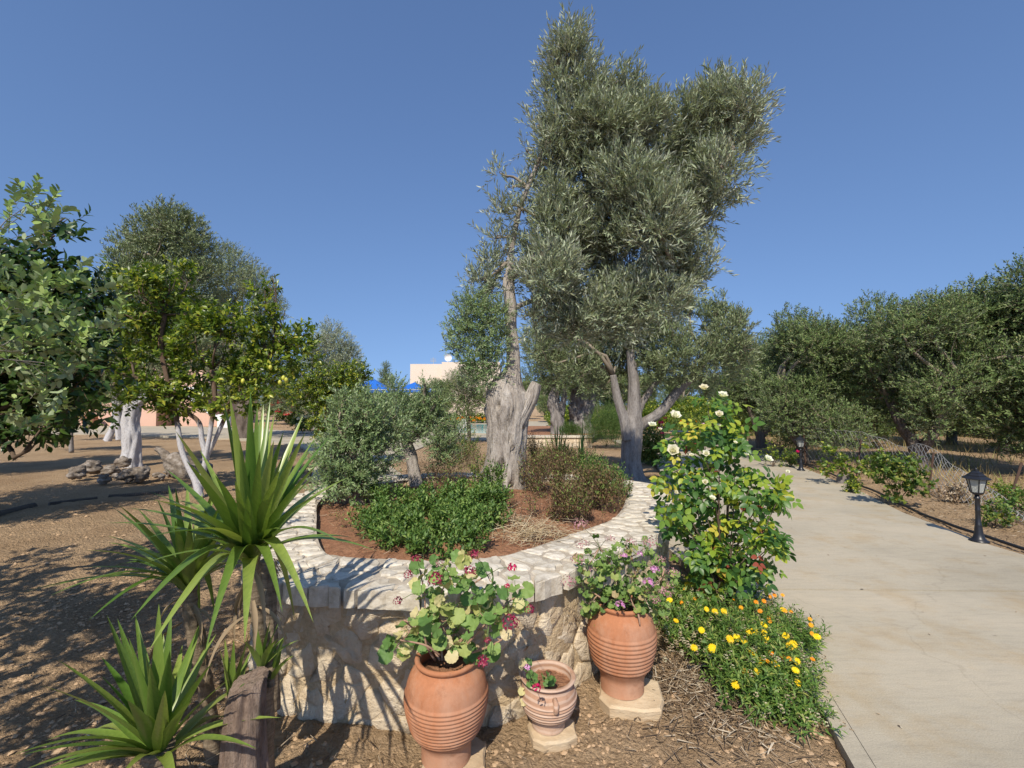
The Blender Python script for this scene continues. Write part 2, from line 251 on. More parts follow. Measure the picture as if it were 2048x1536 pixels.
# ------------------------------------------------------------------ mesh helpers
def link(o, parent=None, root_loc=None):
    C.objects.link(o)
    if parent is not None: o.parent = parent
    return o
def mesh_data(name, V, F, mat, smooth=False, rnd=None, mats=None, mi=None):
    me = bpy.data.meshes.new(name)
    V = np.asarray(V, dtype=np.float32)
    if isinstance(F, np.ndarray):
        n, k = F.shape
        me.vertices.add(len(V)); me.vertices.foreach_set("co", V.ravel())
        me.loops.add(n * k); me.loops.foreach_set("vertex_index", F.astype(np.int32).ravel())
        me.polygons.add(n); me.polygons.foreach_set("loop_start", np.arange(0, n * k, k, dtype=np.int32))
        me.update(calc_edges=True)
    else:
        me.from_pydata([tuple(map(float, v)) for v in V], [], [tuple(map(int, f)) for f in F]); me.update()
    if mat is not None: me.materials.append(mat)
    if mats:
        for m_ in mats: me.materials.append(m_)
    if mi is not None: me.polygons.foreach_set("material_index", np.asarray(mi, dtype=np.int32))
    if smooth: me.polygons.foreach_set("use_smooth", np.ones(len(me.polygons), dtype=bool))
    if rnd is not None:
        a = me.attributes.new("rnd", 'FLOAT', 'FACE'); a.data.foreach_set("value", np.asarray(rnd, dtype=np.float32))
    return me
def part(name, V, F, mat, root=None, smooth=False, rnd=None, kind=None, **kw):
    """a mesh in world coordinates, parented to root (an Empty without rotation)"""
    V = np.asarray(V, dtype=np.float64)
    if root is not None:
        r = root
        while r is not None:
            V = V - np.array(r.location); r = r.parent
    o = bpy.data.objects.new(name, mesh_data(name, V, F, mat, smooth, rnd, **kw)); link(o, root)
    if kind: o['kind'] = kind
    return o
def thing(name, label, cat, loc, group=None):
    o = bpy.data.objects.new(name, None); C.objects.link(o); o.location = tuple(float(v) for v in loc); o.empty_display_size = .2
    return tag(o, label, cat, group)
def tag(o, label, cat, group=None):
    o['label'] = label; o['category'] = cat
    if group: o['group'] = group
    return o
def put(name, me, root, co, rot=None, scale=1.0):
    """a part that shares mesh data; co in world"""
    o = bpy.data.objects.new(name, me); link(o, root)
    off = Vector(co) - (root.location if root else Vector((0, 0, 0)))
    m = Matrix.Translation(off)
    if rot is not None: m = m @ rot.to_4x4()
    if isinstance(scale, (int, float)): scale = (scale,) * 3
    m = m @ Matrix.Diagonal((*scale, 1)); o.matrix_basis = m
    return o
class MB:
    def __init__(s): s.V = []; s.F = []; s.n = 0
    def add(s, V, F):
        V = np.asarray(V, dtype=float); s.V.append(V); s.F += [tuple(int(i) + s.n for i in f) for f in F]; s.n += len(V)
    def box(s, c, size, rz=0, tilt=None):
        x, y, z = [d / 2 for d in size]
        P = np.array([[-x, -y, -z], [x, -y, -z], [x, y, -z], [-x, y, -z], [-x, -y, z], [x, -y, z], [x, y, z], [-x, y, z]])
        if tilt is not None: P = P @ np.array(tilt).T
        if rz: cs, sn = math.cos(rz), math.sin(rz); P = P @ np.array([[cs, sn, 0], [-sn, cs, 0], [0, 0, 1]])
        s.add(P + np.array(c), [(0, 3, 2, 1), (4, 5, 6, 7), (0, 1, 5, 4), (1, 2, 6, 5), (2, 3, 7, 6), (3, 0, 4, 7)])
    def lathe(s, prof, c=(0, 0, 0), seg=24, caps=True, wob=None):
        V = []; F = []
        for i, (r, z) in enumerate(prof):
            for k in range(seg):
                a = 2 * math.pi * k / seg; rr = r * (1 + (wob(a, z) if wob else 0)); V.append((c[0] + rr * math.cos(a), c[1] + rr * math.sin(a), c[2] + z))
        for i in range(len(prof) - 1):
            for k in range(seg):
                k2 = (k + 1) % seg; F.append((i * seg + k, i * seg + k2, (i + 1) * seg + k2, (i + 1) * seg + k))
        if caps:
            F.append(tuple(range(seg))[::-1]); F.append(tuple((len(prof) - 1) * seg + k for k in range(seg)))
        s.add(V, F)
    def tube(s, pts, rad, seg=8, cap=True, disp=None):
        V, F = tube_vf(pts, rad, seg, cap, disp); s.add(V, F)
    def build(s, name, mat, root=None, smooth=False, **kw): return part(name, np.concatenate(s.V), s.F, mat, root, smooth, **kw)
def frames(P):
    P = np.asarray(P, float); T = np.gradient(P, axis=0); T /= np.linalg.norm(T, axis=1)[:, None] + 1e-9
    ref = np.array([1., 0, 0]) if abs(T[0][0]) < .8 else np.array([0, 1., 0])
    N = [ref - T[0] * ref.dot(T[0])]; N[0] /= np.linalg.norm(N[0])
    for i in range(1, len(P)):
        v = N[-1] - T[i] * N[-1].dot(T[i]); N.append(v / (np.linalg.norm(v) + 1e-9))
    N = np.array(N); return T, N, np.cross(T, N)
def tube_vf(pts, rad, seg=8, cap=True, disp=None):
    P = np.asarray(pts, float); n = len(P); T, N, B = frames(P)
    rad = np.broadcast_to(np.asarray(rad, float), (n,))
    A = 2 * np.pi * np.arange(seg) / seg; V = np.zeros((n, seg, 3))
    for i in range(n):
        for k in range(seg):
            d = math.cos(A[k]) * N[i] + math.sin(A[k]) * B[i]; r = rad[i]
            if disp: r *= 1 + disp(A[k], P[i], d, i / (n - 1))
            V[i, k] = P[i] + d * r
    V = V.reshape(-1, 3); F = []
    for i in range(n - 1):
        for k in range(seg):
            k2 = (k + 1) % seg; F.append((i * seg + k, i * seg + k2, (i + 1) * seg + k2, (i + 1) * seg + k))
    if cap: F.append(tuple(range(seg))[::-1]); F.append(tuple((n - 1) * seg + k for k in range(seg)))
    return V, F
def resample(pts, n, closed=False, rads=None):
    """Catmull-Rom through pts"""
    P = np.asarray(pts, float); m = len(P)
    out = []; ro = []
    segs = m if closed else m - 1
    for s_ in np.linspace(0, segs, n, endpoint=not closed):
        i = min(int(s_), segs - 1); t = s_ - i
        g = (lambda j: P[j % m]) if closed else (lambda j: P[min(max(j, 0), m - 1)])
        a, b, c, d = g(i - 1), g(i), g(i + 1), g(i + 2)
        out.append(.5 * ((2 * b) + (c - a) * t + (2 * a - 5 * b + 4 * c - d) * t * t + (3 * b - a - 3 * c + d) * t ** 3))
        if rads is not None: ro.append(rads[i] * (1 - t) + rads[min(i + 1, m - 1)] * t)
    return (np.array(out), np.array(ro)) if rads is not None else np.array(out)
def gnarl(amp=.12, f=2.5, zf=.6, seed=0, ridges=0):
    def d(a, p, dr, t):
        q = Vector((dr[0] * f + seed, dr[1] * f, p[2] * zf * 2 + dr[2] * f)); v = noise.noise(q) * amp * 2
        v += noise.noise(q * 2.7 + Vector((3, 0, 0))) * amp
        if ridges: v += abs(noise.noise(Vector((dr[0] * ridges + p[2] * .5, dr[1] * ridges, p[2] * .8 + seed)))) * amp * 1.5 - amp * .4
        return v
    return d
unit = lambda v: v / (np.linalg.norm(v, axis=-1, keepdims=True) + 1e-9)

# leaf templates: x across, y along, z normal; unit length 1
def T_rhomb(w=.24, fold=.05): return np.array([[0, 0, 0], [w / 2, .45, fold], [0, 1, 0], [-w / 2, .45, fold]]), np.array([[0, 1, 2], [0, 2, 3]])
def T_tri(w=.3): return np.array([[0, 0, 0], [w * .8, .5, .04], [0, 1, 0]]), np.array([[0, 1, 2]])
def T_blade(w=.5, n=4, cup=.08, bend=.12, prof=None):
    V = []; F = []
    for i in range(n + 1):
        t = i / n; ww = w / 2 * (prof(t) if prof else math.sin(math.pi * min(1, t * .93 + .07)) ** .8)
        z = -bend * t * t
        V += [(-ww, t, z + cup * ww * 2), (0, t, z), (ww, t, z + cup * ww * 2)]
    for i in range(n):
        a = i * 3; F += [(a, a + 1, a + 4, a + 3), (a + 1, a + 2, a + 5, a + 4)]
    return np.array(V), np.array(F)
def T_round(n=14, lobes=7, cup=.12, notch=True):
    """scalloped geranium leaf, stalk at origin"""
    V = [(0, .42, -.02)]; m = n * 2
    for i in range(m):
        a = -math.pi / 2 + 2 * math.pi * (i + .5) / m
        r = .5 * (1 - .07 * (1 if i % 2 else 0)) * (1 + .05 * math.cos(lobes * a))
        if notch and abs(((a + math.pi / 2 + math.pi) % (2 * math.pi)) - math.pi) < .25: r *= .45
        z = cup * r * 2 * (1 + .8 * math.cos(lobes * a)) * .5
        V.append((r * math.cos(a), .46 + r * math.sin(a), z))
    F = [(0, 1 + i, 1 + (i + 1) % m) for i in range(m)]
    return np.array(V), np.array(F)
def T_compound(n=2):
    V = []; F = []; k = 0
    lt = [(0, .62, 0, .44)] + [(sx * .03, y, sx * R(-68), .38) for y in (.56, .18) for sx in (-1, 1)]
    bv, bf = T_blade(.62, 4, .12, .15, prof=lambda t: max(.02, math.sin(math.pi * t ** .8)) ** .75)
    for x, y, a, s in lt:
        c, sn = math.cos(a), math.sin(a); P = bv * s
        Q = np.stack([P[:, 0] * c - P[:, 1] * sn * -1 * -1, P[:, 0] * sn + P[:, 1] * c, P[:, 2] + random.uniform(-.02, .02)], 1)
        Q[:, 0] += x; Q[:, 1] += y; V.append(Q); F.append(bf + k); k += len(bv)
    return np.concatenate(V), np.concatenate(F)
def batch(tv, tf, pos, dr, nm, size, wsc=None):
    N = len(pos); dr = unit(dr); nm = nm - dr * (nm * dr).sum(1)[:, None]; nm = unit(nm); sd = np.cross(dr, nm)
    size = np.broadcast_to(size, (N,)); w = np.ones(N) if wsc is None else wsc
    V = pos[:, None, :] + size[:, None, None] * (tv[None, :, 0, None] * (sd * w[:, None])[:, None, :] + tv[None, :, 1, None] * dr[:, None, :] + tv[None, :, 2, None] * nm[:, None, :])
    k = len(tv); F = (tf[None] + (np.arange(N) * k)[:, None, None]).reshape(-1, tf.shape[1])
    return V.reshape(-1, 3), F, np.repeat(rng.random(N), len(tf))
def leaf_rot(dr, nm):
    dr = Vector(dr).normalized(); nm = Vector(nm); nm = (nm - dr * nm.dot(dr)).normalized(); sd = dr.cross(nm)
    return Matrix((sd, dr, nm)).transposed()
def leaf_parts(root, name, tv, tf, pos, dr, nm, size, mat, cap=300, rest="foliage", smooth=True, far=None):
    size = np.broadcast_to(size, (len(pos),)); order = np.argsort(np.linalg.norm(pos - CAM, axis=1) / size)
    # in frame first
    fx = np.abs(pos[:, 0] / np.maximum(pos[:, 1], .1)) < 1.15
    order = np.concatenate([order[fx[order]], order[~fx[order]]])
    me = mesh_data(name, tv, tf, mat, smooth)
    for i in order[:cap]: put(name, me, root, pos[i], leaf_rot(dr[i], nm[i]), float(size[i]))
    o = order[cap:]
    if len(o):
        V, F, r = batch(*(far or (tv, tf)), pos[o], dr[o], nm[o], size[o]); part(rest, V, F, mat, root, smooth, r, kind='stuff')
def rdir(n): return unit(rng.normal(size=(n, 3)))
def shoots(lobes, n, L=.28, k=14, leaf=.055, up=.5, out=.6, ran=.45, shell=2.2, spread=.8, gap=0.0, gapf=1.6, tilt=None, whorl=False, nup=.5):
    lb = np.array(lobes); w = lb[:, 3] * lb[:, 5]; idx = rng.choice(len(lb), n, p=w / w.sum())
    d = rdir(n); f = rng.random(n) ** (1 / shell)
    P = lb[idx, :3] + d * lb[idx, 3:6] * f[:, None]
    if gap:
        keep = np.array([noise.noise(Vector(p) * gapf) > -1 + gap * 1.0 * 2 - .0 if gap > .5 else noise.noise(Vector(p) * gapf) > (gap * .9 - .45) for p in P])
        P, d = P[keep], d[keep]; n = len(P)
    S = unit(d * out + np.array([0, 0, up]) + rdir(n) * ran + (0 if tilt is None else np.array(tilt)))
    ln = L * rng.uniform(.6, 1.3, n)
    t = (np.arange(k) + .5) / k
    pos = P[:, None, :] + S[:, None, :] * (ln[:, None] * t[None])[..., None]
    pos[..., 2] -= (ln[:, None] * t[None] ** 2) * .12
    a = (np.arange(k) * (1.5708 if not whorl else 2.4))[None] + rng.random((n, 1)) * 6.28
    ref = unit(np.cross(S, rdir(n))); b = np.cross(S, ref)
    if not whorl: a = (np.arange(k) % 2 * np.pi + np.arange(k) // 2 * 1.57)[None] + rng.random((n, 1)) * 6.28
    pr = np.cos(a)[..., None] * ref[:, None] + np.sin(a)[..., None] * b[:, None]
    dr = unit(S[:, None] * (1 - spread * .5 + .4 * t[None, :, None]) + pr * spread + rng.normal(size=(n, k, 3)) * .15)
    nm = unit(S[:, None] * .8 - pr * .3 + np.array([0, 0, nup]) + rng.normal(size=(n, k, 3)) * .35)
    sz = leaf * rng.uniform(.7, 1.2, (n, k)) * (1 - .35 * np.abs(t[None] - .45))
    ends = P + S * ln[:, None]; ends[:, 2] -= ln * .12
    return pos.reshape(-1, 3), dr.reshape(-1, 3), nm.reshape(-1, 3), sz.ravel(), P, ends
def twigs_vf(P, E, r=.002, flat_=False):
    n = len(P); d = unit(E - P); a = unit(np.cross(d, rdir(n))); b = np.cross(d, a); V = np.zeros((n, 6, 3))
    for j, (c, s_) in enumerate(((1, 0), (-.5, .866), (-.5, -.866))):
        o = (a * c + b * s_); V[:, j] = P + o * r; V[:, 3 + j] = E + o * r * .4
    f = np.array([[0, 1, 4, 3]]) if flat_ else np.array([[0, 1, 4, 3], [1, 2, 5, 4], [2, 0, 3, 5]]); F = (f[None] + (np.arange(n) * 6)[:, None, None]).reshape(-1, 4)
    return V.reshape(-1, 3), F
def limbs(mb, forks, lobes, r0=.05, seg=6, jit=.12, rend=.006, every=1):
    fk = np.array(forks)
    for i, l_ in enumerate(lobes):
        if i % every: continue
        c = np.array(l_[:3]); dist = np.linalg.norm(fk - c, axis=1); s_ = fk[np.argmin(dist)]; L = dist.min()
        if L < .05: continue
        m1 = s_ * .6 + c * .4 + np.array([0, 0, L * .08]) + rng.normal(size=3) * jit * L; m2 = s_ * .25 + c * .75 + rng.normal(size=3) * jit * L * .6
        P = resample([s_, m1, m2, c + np.array([0, 0, l_[5] * .4])], 9); mb.tube(P, np.linspace(min(r0, .03 * L + .012), rend, 9), seg)
        for q in range(3):
            st = P[random.randint(3, 7)]; e = c + rdir(1)[0] * np.array(l_[3:6]) * .8
            mb.tube(resample([st, st * .6 + e * .4 + rng.normal(size=3) * jit * L * .3, st * .25 + e * .75 + rng.normal(size=3) * jit * L * .2, e], 8), np.linspace(rend * 1.6, rend * .4, 8), 4)
def tree(name, label, cat, base, lobes, stems, bark, leafm, n, group=None, leafkw={}, tmpl=None, forks=None, lr=.05, trseg=24, disp=None, twig=None, twigr=.002, trunkname="trunk", limb_every=1, limbname="branches", objleaves=0, leafname="leaf", rend=.006, far=None):
    root = thing(name, label, cat, base, group)
    mb = MB()
    for pts, rads in stems:
        nn = max(8, int(sum(np.linalg.norm(np.array(pts[i + 1]) - np.array(pts[i])) for i in range(len(pts) - 1)) / .05) if disp else 10)
        P, rr = resample(pts, min(nn, 90), rads=rads); mb.tube(P, rr, trseg, True, disp)
    mb.build(trunkname, bark, root, True)
    if forks is None: forks = [s_[0][-1] for s_ in stems]
    lm = MB(); limbs(lm, forks, lobes, lr, every=limb_every, rend=rend)
    if lm.n: lm.build(limbname, twig or M['twig'], root, True, kind="stuff")
    pos, dr, nm, sz, P, E = shoots(lobes, n, **leafkw)
    tv, tf = tmpl if tmpl else T_rhomb()
    if objleaves: leaf_parts(root, leafname, tv, tf, pos, dr, nm, sz, leafm, objleaves, far=far)
    else:
        V, F, r = batch(tv, tf, pos, dr, nm, sz); part("crown", V, F, leafm, root, False, r)
    V, F = twigs_vf(P, E, twigr, base[1] > 6 or abs(base[0]) + abs(base[1]) < .01); part("twigs", V, F, twig or M['twig'], root, kind='stuff')
    return root
def copy_thing(root, loc, rz=0, sc=1.0, label=None, group=None):
    r = root.copy(); C.objects.link(r); r.location = loc; r.rotation_euler = (0, 0, rz); r.scale = (sc if isinstance(sc, tuple) else (sc, sc, sc))
    if label: r['label'] = label
    if group: r['group'] = group
    for ch in list(root.children):
        c = ch.copy(); C.objects.link(c); c.parent = r
        for g in ch.children:
            d = g.copy(); C.objects.link(d); d.parent = c
    return r

# ================================================================== GROUND
PATH = [(1.45, .6), (1.53, 2.06), (1.70, 2.62), (1.80, 3.2), (1.86, 3.9), (1.80, 4.7), (1.78, 5.6), (1.6, 6.4), (1.0, 7.0), (-.5, 7.3), (-2.2, 7.2), (-3.4, 8.0), (-4.6, 10.5), (-6.2, 14.5), (-8.6, 18.5), (-13.5, 22), (-22, 25.5), (-34, 25.5),
        (-34, 35.0), (-24, 34.2), (-14, 28.8), (-8.4, 24.6), (-6.5, 30), (-4.5, 44), (4, 44), (3.0, 30), (1.6, 22), (-3.4, 20.5), (-3.6, 13.0), (-2.0, 9.6), (2.2, 9.4), (3.3, 10.0), (3.9, 12.2), (4.3, 15), (4.6, 21), (9.5, 23), (8.7, 17.2), (7.55, 11.9), (6.75, 9.1), (5.95, 7.0), (5.6, 5.4), (5.6, 4.6), (5.9, 3.4), (6.3, .6)]
PN = np.array(PATH)
def in_poly(x, y, P=PN):
    x = np.asarray(x); y = np.asarray(y); ins = np.zeros(x.shape, bool); j = len(P) - 1
    for i in range(len(P)):
        xi, yi, xj, yj = *P[i], *P[j]
        c = ((yi > y) != (yj > y)) & (x < (xj - xi) * (y - yi) / (yj - yi + 1e-12) + xi); ins ^= c; j = i
    return ins
def dist_poly(x, y, P=PN):
    d = np.full(np.shape(x), 1e9)
    for i in range(len(P)):
        a = P[i]; b = P[(i + 1) % len(P)]; ab = b - a; t = np.clip(((x - a[0]) * ab[0] + (y - a[1]) * ab[1]) / (ab @ ab), 0, 1)
        d = np.minimum(d, np.hypot(x - a[0] - t * ab[0], y - a[1] - t * ab[1]))
    return d
def gz(x, y):
    """height of the bare earth (scalar)"""
    p = Vector((x, y, 0)); z = -.045 + .03 * noise.noise(p * .9) + .022 * noise.noise(p * 3.1 + Vector((5, 1, 0))) - .018 * abs(noise.noise(p * 5.5))
    if y < 14: z += .030 * (abs(noise.noise(p * 8)) - .25) + .016 * noise.noise(p * 20) + .010 * noise.noise(p * 44)
    return z
_e = .029
xs = np.concatenate([-6 - np.cumsum(np.geomspace(.03, 60, 70))[::-1], np.arange(-6, -3, .04), np.arange(-3, 2.0, _e), np.arange(2.0, 6.6, .16), np.arange(6.6, 9, .05), 9 + np.cumsum(np.geomspace(.06, 60, 60))])
ys = np.concatenate([np.array([-400, -150, -60, -25, -10, -4, -1, 0, .6]), np.arange(.9, 5.0, _e), np.arange(5.0, 9, .045), 9 + np.cumsum(np.geomspace(.05, 45, 90))])
XX, YY = np.meshgrid(xs, ys); inside = in_poly(XX, YY); dp = dist_poly(XX, YY)
ZZ = np.zeros_like(XX)
for j in range(XX.shape[0]):
    for i in range(XX.shape[1]):
        x, y = XX[j, i], YY[j, i]
        ZZ[j, i] = -.13 if (inside[j, i] and dp[j, i] > .05) else (gz(x, y) if (abs(x) < 60 and y < 80) else -.05)
nearp = (dp < .12) & ~inside; ZZ[nearp] = np.minimum(ZZ[nearp], -.03)
right = (XX > 5) & (YY < 25) & ~inside; ZZ[right] += .012
ZZ = np.minimum(ZZ, -.004)
ZZ[inside] = -.16
# a smooth pit under the planter and pool
nx, ny = len(xs), len(ys); idx = np.arange(nx * ny).reshape(ny, nx)
PLI = [(-3.6, 26.2), (-1.0, 26.2), (-.6, 35.5), (-5.2, 35.5)]
F = np.stack([idx[:-1, :-1], idx[:-1, 1:], idx[1:, 1:], idx[1:, :-1]], -1).reshape(-1, 4)
g = part("ground", np.stack([XX, YY, ZZ], -1).reshape(-1, 3), F, M['soil'], None, True); g['kind'] = 'structure'
# concrete paving: slabs cut by joints that run across the path
from mathutils.geometry import tessellate_polygon
def prism(poly, z0, z1, name, mat, root=None, kind=None, bevel=0, smooth=False):
    P = [Vector((x, y, z1)) for x, y in poly]; n = len(P); V = [tuple(p) for p in P] + [(x, y, z0) for x, y in poly]
    area = sum(poly[i][0] * poly[(i + 1) % n][1] - poly[(i + 1) % n][0] * poly[i][1] for i in range(n))
    F = []
    for t in tessellate_polygon([P]):
        a, b, c = [P[i] for i in t]
        F.append(t if (b - a).cross(c - a).z > 0 else t[::-1])
    for i in range(n):
        j = (i + 1) % n; F.append((i, n + i, n + j, j) if area > 0 else (j, n + j, n + i, i))
    return part(name, V, F, mat, root, smooth, kind=kind)
def clip_half(poly, a, b, c):
    """keep a*x+b*y<=c"""
    out = []
    for i in range(len(poly)):
        p, q = poly[i], poly[(i + 1) % len(poly)]; dp_, dq = a * p[0] + b * p[1] - c, a * q[0] + b * q[1] - c
        if dp_ <= 0: out.append(p)
        if (dp_ < 0 < dq) or (dq < 0 < dp_):
            t = dp_ / (dp_ - dq); out.append((p[0] + t * (q[0] - p[0]), p[1] + t * (q[1] - p[1])))
    return out
# near part: the drive on the right, cut into bays; a kerb cast first along its left edge
drive = [(1.55, .6), (1.63, 2.06), (1.80, 2.62), (1.90, 3.2), (1.96, 3.9), (1.89, 4.7), (1.86, 5.6), (1.6, 6.4), (1.0, 7.0), (1.6, 9.4), (2.2, 9.4), (3.3, 10.0), (3.9, 12.2), (4.3, 15), (4.6, 21), (9.5, 23), (8.7, 17.2), (7.55, 11.9), (6.75, 9.1), (5.95, 7.0), (5.6, 5.4), (5.6, 4.6), (5.9, 3.4), (6.3, .6)]
cuts = [(.02, 4.18), (.02, 6.9), (.03, 9.6), (.04, 12.6), (.05, 16.5)]
pave = bpy.data.objects.new("concrete_path", None); C.objects.link(pave); pave['kind'] = 'structure'
prism([(1.45, .6), (1.545, .6), (1.625, 2.06), (1.795, 2.62), (1.895, 3.2), (1.955, 3.9), (1.885, 4.7), (1.855, 5.6), (1.78, 5.6), (1.80, 4.7), (1.86, 3.9), (1.80, 3.2), (1.70, 2.62), (1.53, 2.06)], -.14, .003, 'kerb', M['concrete'], pave)
for i in range(len(cuts) + 1):
    p = drive
    if i > 0: s_, c = cuts[i - 1]; p = clip_half(p, -s_, -1, -(c + .014))
    if i < len(cuts): s_, c = cuts[i]; p = clip_half(p, s_, 1, c - .014)
    prism(p, -.14, 0.0 + (.002 if i % 2 else 0), "slab", M['concrete'], pave)
# narrow casting seam strip along the near kerb is its own pour
walk = [(1.0 - .006, 7.0), (-.5, 7.3), (-2.2, 7.2), (-3.4, 8.0), (-4.6, 10.5), (-6.2, 14.5), (-8.6, 18.5), (-13.5, 22), (-22, 25.5), (-34, 25.5), (-34, 35.0), (-24, 34.2), (-14, 28.8), (-8.4, 24.6), (-6.5, 30), (-4.5, 44), (4, 44), (3.0, 30), (1.6, 22), (-3.4, 20.5), (-3.6, 13.0), (-2.0, 9.6), (1.6 - .006, 9.4)]
hole = [(-5.6, 25.6), (-1.2, 25.6), (-.4, 36.5), (-5.6, 36.5)]
w = prism(walk, -.14, -.012, "garden_walk", M['concrete'], None); w['kind'] = 'structure'

# ================================================================== STONE PLANTER
OUT = [(-1.62, 2.78), (-1.30, 2.50), (-.85, 2.40), (-.38, 2.36), (.08, 2.48), (.38, 2.69), (.85, 3.17), (1.25, 3.66), (1.57, 4.5), (1.72, 5.4), (1.33, 5.98), (.5, 6.35), (-.5, 6.5), (-1.4, 6.3), (-2.05, 5.6), (-2.35, 4.6), (-2.02, 3.6)]
OP = resample(OUT, 400, closed=True); seglen = np.linalg.norm(np.roll(OP, -1, 0) - OP, axis=1); cum = np.concatenate([[0], np.cumsum(seglen)]); PER = cum[-1]
TG = np.roll(OP, -1, 0) - np.roll(OP, 1, 0); TG = unit(TG); NO = np.stack([TG[:, 1], -TG[:, 0]], 1)      # outward
cen = OP.mean(0)
if ((OP - cen) * NO).sum() < 0: NO = -NO
def per(u):
    u = u % PER; i = int(np.searchsorted(cum, u, side='right') - 1) % 400; t = (u - cum[i]) / seglen[i]
    j = (i + 1) % 400; n_ = NO[i] * (1 - t) + NO[j] * t
    return OP[i] * (1 - t) + OP[j] * t, n_ / np.linalg.norm(n_)
WT = .70; CW = .42
cwf = lambda n_: 1 + .14 * max(0, -n_[1])
REC = lambda n_: .02 + .035 * max(0, -n_[1])
plant = thing("stone_planter", "round raised planter of rough tan masonry topped with white flat stones, around the big olive", "planter", (*cen, 0))
# mortar core
nU, nV = 420, 16; V = []; F = []
for i in range(nU):
    u = PER * i / nU; p, n_ = per(u)
    for j in range(nV + 1):
        z = -.12 + (WT - .055 + .12) * j / nV; q = Vector((p[0] * 5, p[1] * 5, z * 6)); d = -.03 + .018 * noise.noise(q) + .008 * noise.noise(q * 4) 
        V.append((*(p + n_ * (d - REC(n_))), z))
    V.append((*(p - n_ * CW * cwf(n_)), WT - .05)); V.append((*(p - n_ * CW * cwf(n_)), .3))
K = nV + 3
for i in range(nU):
    a = i * K; b = ((i + 1) % nU) * K
    for j in range(K - 1): F.append((a + j, a + j + 1, b + j + 1, b + j))
part("mortar", V, [f[::-1] for f in F] if False else F, M['mortar'], plant, True)
def stone_from_poly(poly, to3, h, gap, mat, name, root, jit=.006, sm=False, dome=.0, npt=11, below=.03, rough=.004):
    P = np.array(poly); c = P.mean(0)
    if len(P) < 3: return
    per_ = np.linalg.norm(np.roll(P, -1, 0) - P, axis=1); L = per_.sum()
    if L < .1: return
    pts = []; cl = np.concatenate([[0], np.cumsum(per_)])
    for k in range(npt):
        s_ = L * k / npt; i = min(int(np.searchsorted(cl, s_, side='right') - 1), len(P) - 1); t = (s_ - cl[i]) / max(per_[i], 1e-6)
        pts.append(P[i] * (1 - t) + P[(i + 1) % len(P)] * t)
    pts = np.array(pts); v = c - pts; ln = np.linalg.norm(v, axis=1)[:, None]; pts = pts + v / (ln + 1e-6) * np.minimum(gap, ln * .3) + rng.normal(size=pts.shape) * jit
    V = []; n_ = npt
    for p in pts: V.append(to3(p[0], p[1], -below))
    for p in pts: V.append(to3(*(p), h - .008 + rng.normal() * rough * .5))
    for p in pts: q = p + (c - p) * min(.12, .012 / max(np.linalg.norm(c - p), .01)) ; V.append(to3(*q, h + rng.normal() * rough))
    for p in pts: q = p + (c - p) * .55; V.append(to3(*q, h + dome + rng.normal() * rough * 1.6))
    V.append(to3(*c, h + dome + rng.normal() * rough)); F = []
    for r_ in range(3):
        for k in range(n_):
            k2 = (k + 1) % n_; F.append((r_ * n_ + k, r_ * n_ + k2, (r_ + 1) * n_ + k2, (r_ + 1) * n_ + k))
    for k in range(n_): F.append((3 * n_ + k, 3 * n_ + (k + 1) % n_, 4 * n_))
    # consistent outward winding
    a, b_, c_ = [np.array(V[i]) for i in F[-1]]; nn = np.cross(b_ - a, c_ - a); o3 = np.array(to3(*c, h + .1)) - np.array(to3(*c, h))
    if nn @ o3 < 0: F = [f[::-1] for f in F]
    ctr = np.array(to3(*c, h)); V = np.array(V)
    me = mesh_data(name, V - ctr, F, mat, sm)
    o = bpy.data.objects.new(name, me); link(o, root); o.location = Vector(ctr) - root.location
def voronoi(seeds, box, wrap=None):
    S = np.array(seeds); out = []
    for i, s_ in enumerate(S):
        p = [(box[0], box[2]), (box[1], box[2]), (box[1], box[3]), (box[0], box[3])]
        p = [(s_[0] - .8, box[2]), (s_[0] + .8, box[2]), (s_[0] + .8, box[3]), (s_[0] - .8, box[3])] if wrap else p
        cand = [(q, k) for k, q in enumerate(S) if k != i]
        if wrap: cand += [((q[0] + wrap, q[1]), k) for q, k in cand if q[0] < 2] + [((q[0] - wrap, q[1]), k) for q, k in cand if q[0] > wrap - 2]
        for q, k in cand:
            dx, dy = q[0] - s_[0], q[1] - s_[1]
            if dx * dx + dy * dy > 1.4: continue
            mx, my = (q[0] + s_[0]) / 2, (q[1] + s_[1]) / 2; p = clip_half(p, dx, dy, dx * mx + dy * my)
            if len(p) < 3: break
        if len(p) >= 3: out.append(p)
    return out
# caps: flat stones lying in mortar
def poisson(w, h, dmin, n, seed, wrapw=True, stretch=1.0):
    r = random.Random(seed); pts = []
    for _ in range(n):
        x, y = r.uniform(0, w), r.uniform(.02, h - .02); dm = dmin * r.uniform(.55, 1.35)
        if all(min(abs(x - a), w - abs(x - a) if wrapw else 9) ** 2 / stretch ** 2 + (y - b) ** 2 > dm * dm for a, b in pts): pts.append((x, y))
    return pts
seeds = poisson(PER, CW, .155, 3000, 3, stretch=1.3)
oh = {}
def cap3(u, v, h):
    p, n_ = per(u); q = Vector((p[0] * 3, p[1] * 3, 0)); e = .02 * (noise.noise(q) + .5) * max(0, 1 - v / .1); v = max(v, .012 + .03 * noise.noise(Vector((u * 2.3, 0, 7))))
    p = p + n_ * (e - v * cwf(n_)); return (p[0], p[1], WT - .05 + h)
for poly in voronoi(seeds, (0, PER, 0, CW), PER):
    stone_from_poly(poly, cap3, random.uniform(.036, .048), .012, M['cap'], "capstone", plant, jit=.011, dome=.0, rough=.0010, npt=12, below=.06)
V = []; F = []
